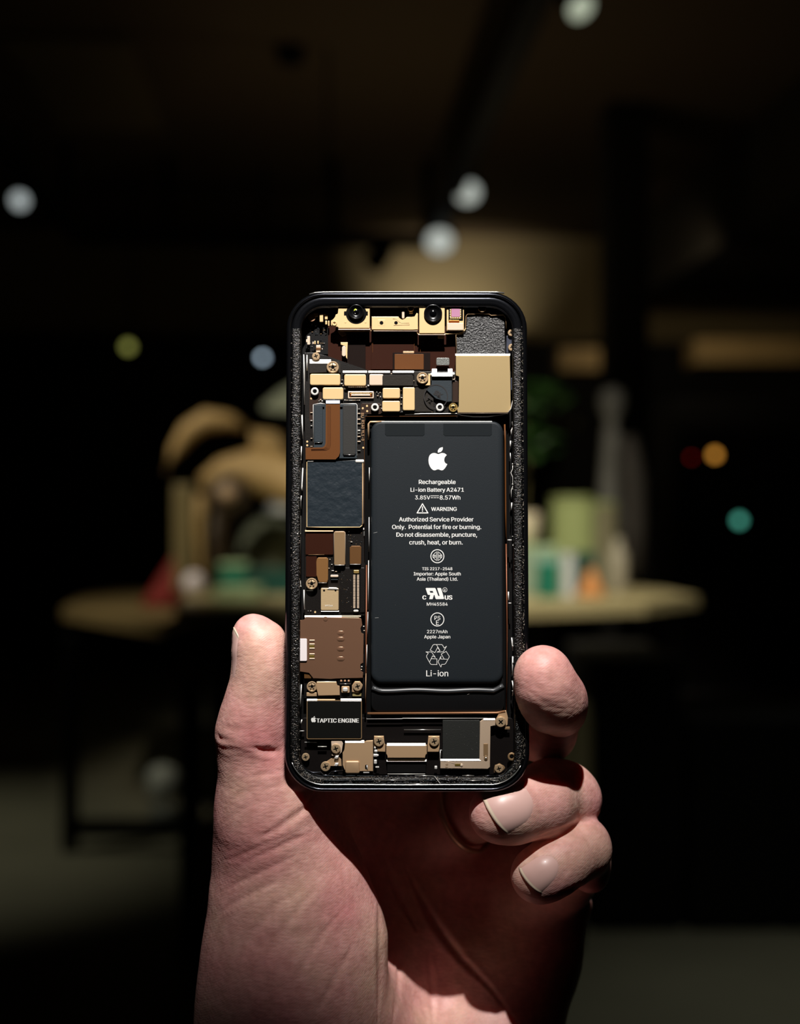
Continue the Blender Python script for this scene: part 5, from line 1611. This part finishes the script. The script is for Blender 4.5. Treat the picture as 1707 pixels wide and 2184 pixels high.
def skin_mat(name='skin'):
    m = bpy.data.materials.new(name)
    m.use_nodes = True
    nt = m.node_tree
    b = nt.nodes['Principled BSDF']
    tc = nt.nodes.new('ShaderNodeTexCoord')

    def noise(sc, det=2, vec=None):
        n = nt.nodes.new('ShaderNodeTexNoise')
        n.inputs['Scale'].default_value = sc
        n.inputs['Detail'].default_value = det
        nt.links.new(vec or tc.outputs['Object'], n.inputs['Vector'])
        return n.outputs['Fac']

    def ramp(src, stops):
        r = nt.nodes.new('ShaderNodeValToRGB')
        r.color_ramp.elements[0].position, r.color_ramp.elements[0].color = stops[0][0], (*s2l(stops[0][1]), 1)
        r.color_ramp.elements[1].position, r.color_ramp.elements[1].color = stops[-1][0], (*s2l(stops[-1][1]), 1)
        for p_, c_ in stops[1:-1]:
            e = r.color_ramp.elements.new(p_)
            e.color = (*s2l(c_), 1)
        nt.links.new(src, r.inputs['Fac'])
        return r.outputs['Color']
    c1 = ramp(noise(42, 3), [(0.30, (246, 202, 180)), (0.5, (247, 187, 178)), (0.70, (240, 163, 162))])
    c2 = ramp(noise(400, 3), [(0.3, (232, 226, 222)), (0.7, (255, 255, 255))])
    mx = nt.nodes.new('ShaderNodeMix')
    mx.data_type = 'RGBA'
    mx.blend_type = 'MULTIPLY'
    mx.inputs['Factor'].default_value = 1.0
    nt.links.new(c1, mx.inputs['A'])
    nt.links.new(c2, mx.inputs['B'])
    nt.links.new(mx.outputs['Result'], b.inputs['Base Color'])
    b.inputs['Roughness'].default_value = 0.48
    b.inputs['Specular IOR Level'].default_value = 0.42
    b.inputs['Subsurface Weight'].default_value = 0.30
    b.inputs['Subsurface Radius'].default_value = (1.0, 0.28, 0.16)
    b.inputs['Subsurface Scale'].default_value = 0.0035
    # grain: papillary ridges (distorted bands) and the fine cross-hatched lines of the skin
    mp = nt.nodes.new('ShaderNodeMapping')
    mp.inputs['Rotation'].default_value = (0, math.radians(35), 0)
    nt.links.new(tc.outputs['Object'], mp.inputs['Vector'])
    wv = nt.nodes.new('ShaderNodeTexWave')
    wv.bands_direction = 'Z'
    wv.inputs['Scale'].default_value = 620
    wv.inputs['Distortion'].default_value = 9.0
    wv.inputs['Detail'].default_value = 1.0
    wv.inputs['Detail Scale'].default_value = 0.12
    nt.links.new(mp.outputs['Vector'], wv.inputs['Vector'])
    vo = nt.nodes.new('ShaderNodeTexVoronoi')
    vo.feature = 'DISTANCE_TO_EDGE'
    vo.inputs['Scale'].default_value = 620
    mp2 = nt.nodes.new('ShaderNodeMapping')
    mp2.inputs['Rotation'].default_value = (0, math.radians(-28), 0)
    mp2.inputs['Scale'].default_value = (0.45, 1, 1.2)
    nt.links.new(tc.outputs['Object'], mp2.inputs['Vector'])
    nt.links.new(mp2.outputs['Vector'], vo.inputs['Vector'])
    nz = noise(150, 5, mp2.outputs['Vector'])

    def bump(h, dist, st_, prev=None):
        q = nt.nodes.new('ShaderNodeBump')
        q.inputs['Strength'].default_value = st_
        q.inputs['Distance'].default_value = dist
        nt.links.new(h, q.inputs['Height'])
        if prev:
            nt.links.new(prev, q.inputs['Normal'])
        return q.outputs['Normal']
    n1 = bump(nz, 0.0011, 0.34)
    n2 = bump(vo.outputs['Distance'], 0.00022, 0.5, n1)
    n3 = bump(wv.outputs['Fac'], 0.00004, 0.3, n2)
    nt.links.new(n3, b.inputs['Normal'])
    return m


hand = link_mesh('person', me, skin_mat(), None, True)
hand.location = ORG
tag(hand, 'left hand of a person, palm to the camera, thumb and fingers gripping the opened phone', 'person')

# fingernails: plates laid on the finished surface
bvh = BVHTree.FromPolygons([Vector(v) for v in Vw.tolist()], Fh.tolist())
m_nail = mat('fingernail', (240, 196, 186), 0, 0.36, coat=0.3)
m_nailtip = mat('nail_edge', (236, 214, 190), 0, 0.35)


def nail(corners, Y, dirv, label=None, tipw=0.09, lift=0.00035):
    """corners in the photo: tip-a, tip-b, base-b, base-a; dirv: direction in which the plate is pressed on the finger"""
    C4 = [Vector(H(x, y, Y) * 0.001) + Vector((0, 0, CAMZ)) - ORG for x, y in corners]
    dv = Vector(dirv).normalized()
    NU, NV_ = 25, 25
    grid = {}
    for i in range(NU):
        for j in range(NV_):
            u, v = i / (NU - 1), j / (NV_ - 1)
            # round the base corners
            w_ = 1.0 - 0.22 * max(0, (v - 0.6) / 0.4) ** 2
            u2 = 0.5 + (u - 0.5) * w_
            p = C4[0].lerp(C4[1], u2).lerp(C4[3].lerp(C4[2], u2), v + 0.10 * (v ** 2) * (1 - (2 * u - 1) ** 2) - 0.05 * (1 - v) ** 2 * (1 - (2 * u - 1) ** 2))
            hit = bvh.ray_cast(p - dv * 0.05, dv)
            if hit[0] is None:
                continue
            n = hit[1] if hit[1].dot(dv) < 0 else -hit[1]
            grid[i, j] = (hit[0], n)
    for sub, m_, jr in (('fingernail', m_nail, None), ):
        bm = bmesh.new()
        top, bot_ = {}, {}
        for (i, j), (q, n) in grid.items():
            u, v = i / (NU - 1), j / (NV_ - 1)
            s_ = abs(2 * u - 1) ** 4 + (max(0.0, v - 0.3) / 0.7) ** 4
            k = max(-0.00035, lift * (1 - 1.25 * s_)) + (0.0002 if j == 0 else 0)
            top[i, j] = bm.verts.new(q + n * k)
            bot_[i, j] = bm.verts.new(q - n * 0.0006)
        for i in range(NU - 1):
            for j in range(NV_ - 1):
                ks = [(i, j), (i + 1, j), (i + 1, j + 1), (i, j + 1)]
                if all(t in top for t in ks):
                    f = bm.faces.new([top[t] for t in ks])
                    f.material_index = 1 if j < 2 else 0
                    bm.faces.new([bot_[t] for t in ks[::-1]])
        be = [e for e in bm.edges if len(e.link_faces) == 1]
        try:
            bmesh.ops.bridge_loops(bm, edges=be)
        except Exception:
            pass
        me_ = bm_mesh(bm, 'fingernail')
        o = link_mesh('fingernail', me_, [m_nail, m_nailtip], hand, True, label)
    return o


nail([(1026, 1696), (1084, 1778), (1150, 1736), (1102, 1660)], 344, (0.1, 1, 0.0), 'broad pink nail with a pale cut edge')
nail([(1107, 1853), (1155, 1900), (1202, 1850), (1160, 1815)], 348, (0.1, 1, 0.05), 'small pink nail in half light')
nail([(503, 1337), (528, 1354), (522, 1434), (503, 1438)], 349, (0.35, 0.93, 0.0), 'thumb nail seen from its side', lift=0.0001)

# ring on the ring finger, behind the phone
rc = Vector(H(992, 1734, 397.5) * 0.001) + Vector((0, 0, CAMZ))
ax = Vector(H(1040, 1712, 393) - H(900, 1775, 406)).normalized()
q = ax.to_track_quat('Z', 'Y').to_matrix().to_4x4()
bm = bmesh.new()
NR, Rr = 56, 0.0119
rings = []
for k in range(NR):
    t = 2 * math.pi * k / NR
    ca, sa = math.cos(t), math.sin(t)
    rings.append([bm.verts.new(q @ Vector(((Rr + a) * ca, (Rr + a) * sa, c))) for a, c in ((-0.0005, -0.0010), (0.0003, -0.0010), (0.0006, 0), (0.0003, 0.0010), (-0.0005, 0.0010))])
for k in range(NR):
    a, b = rings[k], rings[(k + 1) % NR]
    for i in range(5):
        bm.faces.new((a[i], a[(i + 1) % 5], b[(i + 1) % 5], b[i]))
ringo = link_mesh('ring', bm_mesh(bm), mat('ring_metal', (216, 190, 160), 0.6, 0.35), None, True)
ringo.location = rc
tag(ringo, 'thin metal finger ring in the shade below the phone', 'ring')

# groups of repeats
for base, g in (('track_spotlight', 'spotlights of the ceiling track'), ('hanging_lamp', 'small hanging lamps at the back'), ('indicator_lamp', 'indicator lights on the rack'),
                ('stool', 'beige stools'), ('storage_box', 'green boxes left of the phone'), ('gift_box', 'small boxes right of the phone'), ('jerrycan', 'containers under the side bench'),
                ('felt_ornament', 'pointed table ornaments'), ('wall_shelf', 'tan wall shelves')):
    for o in list(SC.objects):
        if o.parent is None and o.name.split('.')[0] == base:
            o['group'] = g
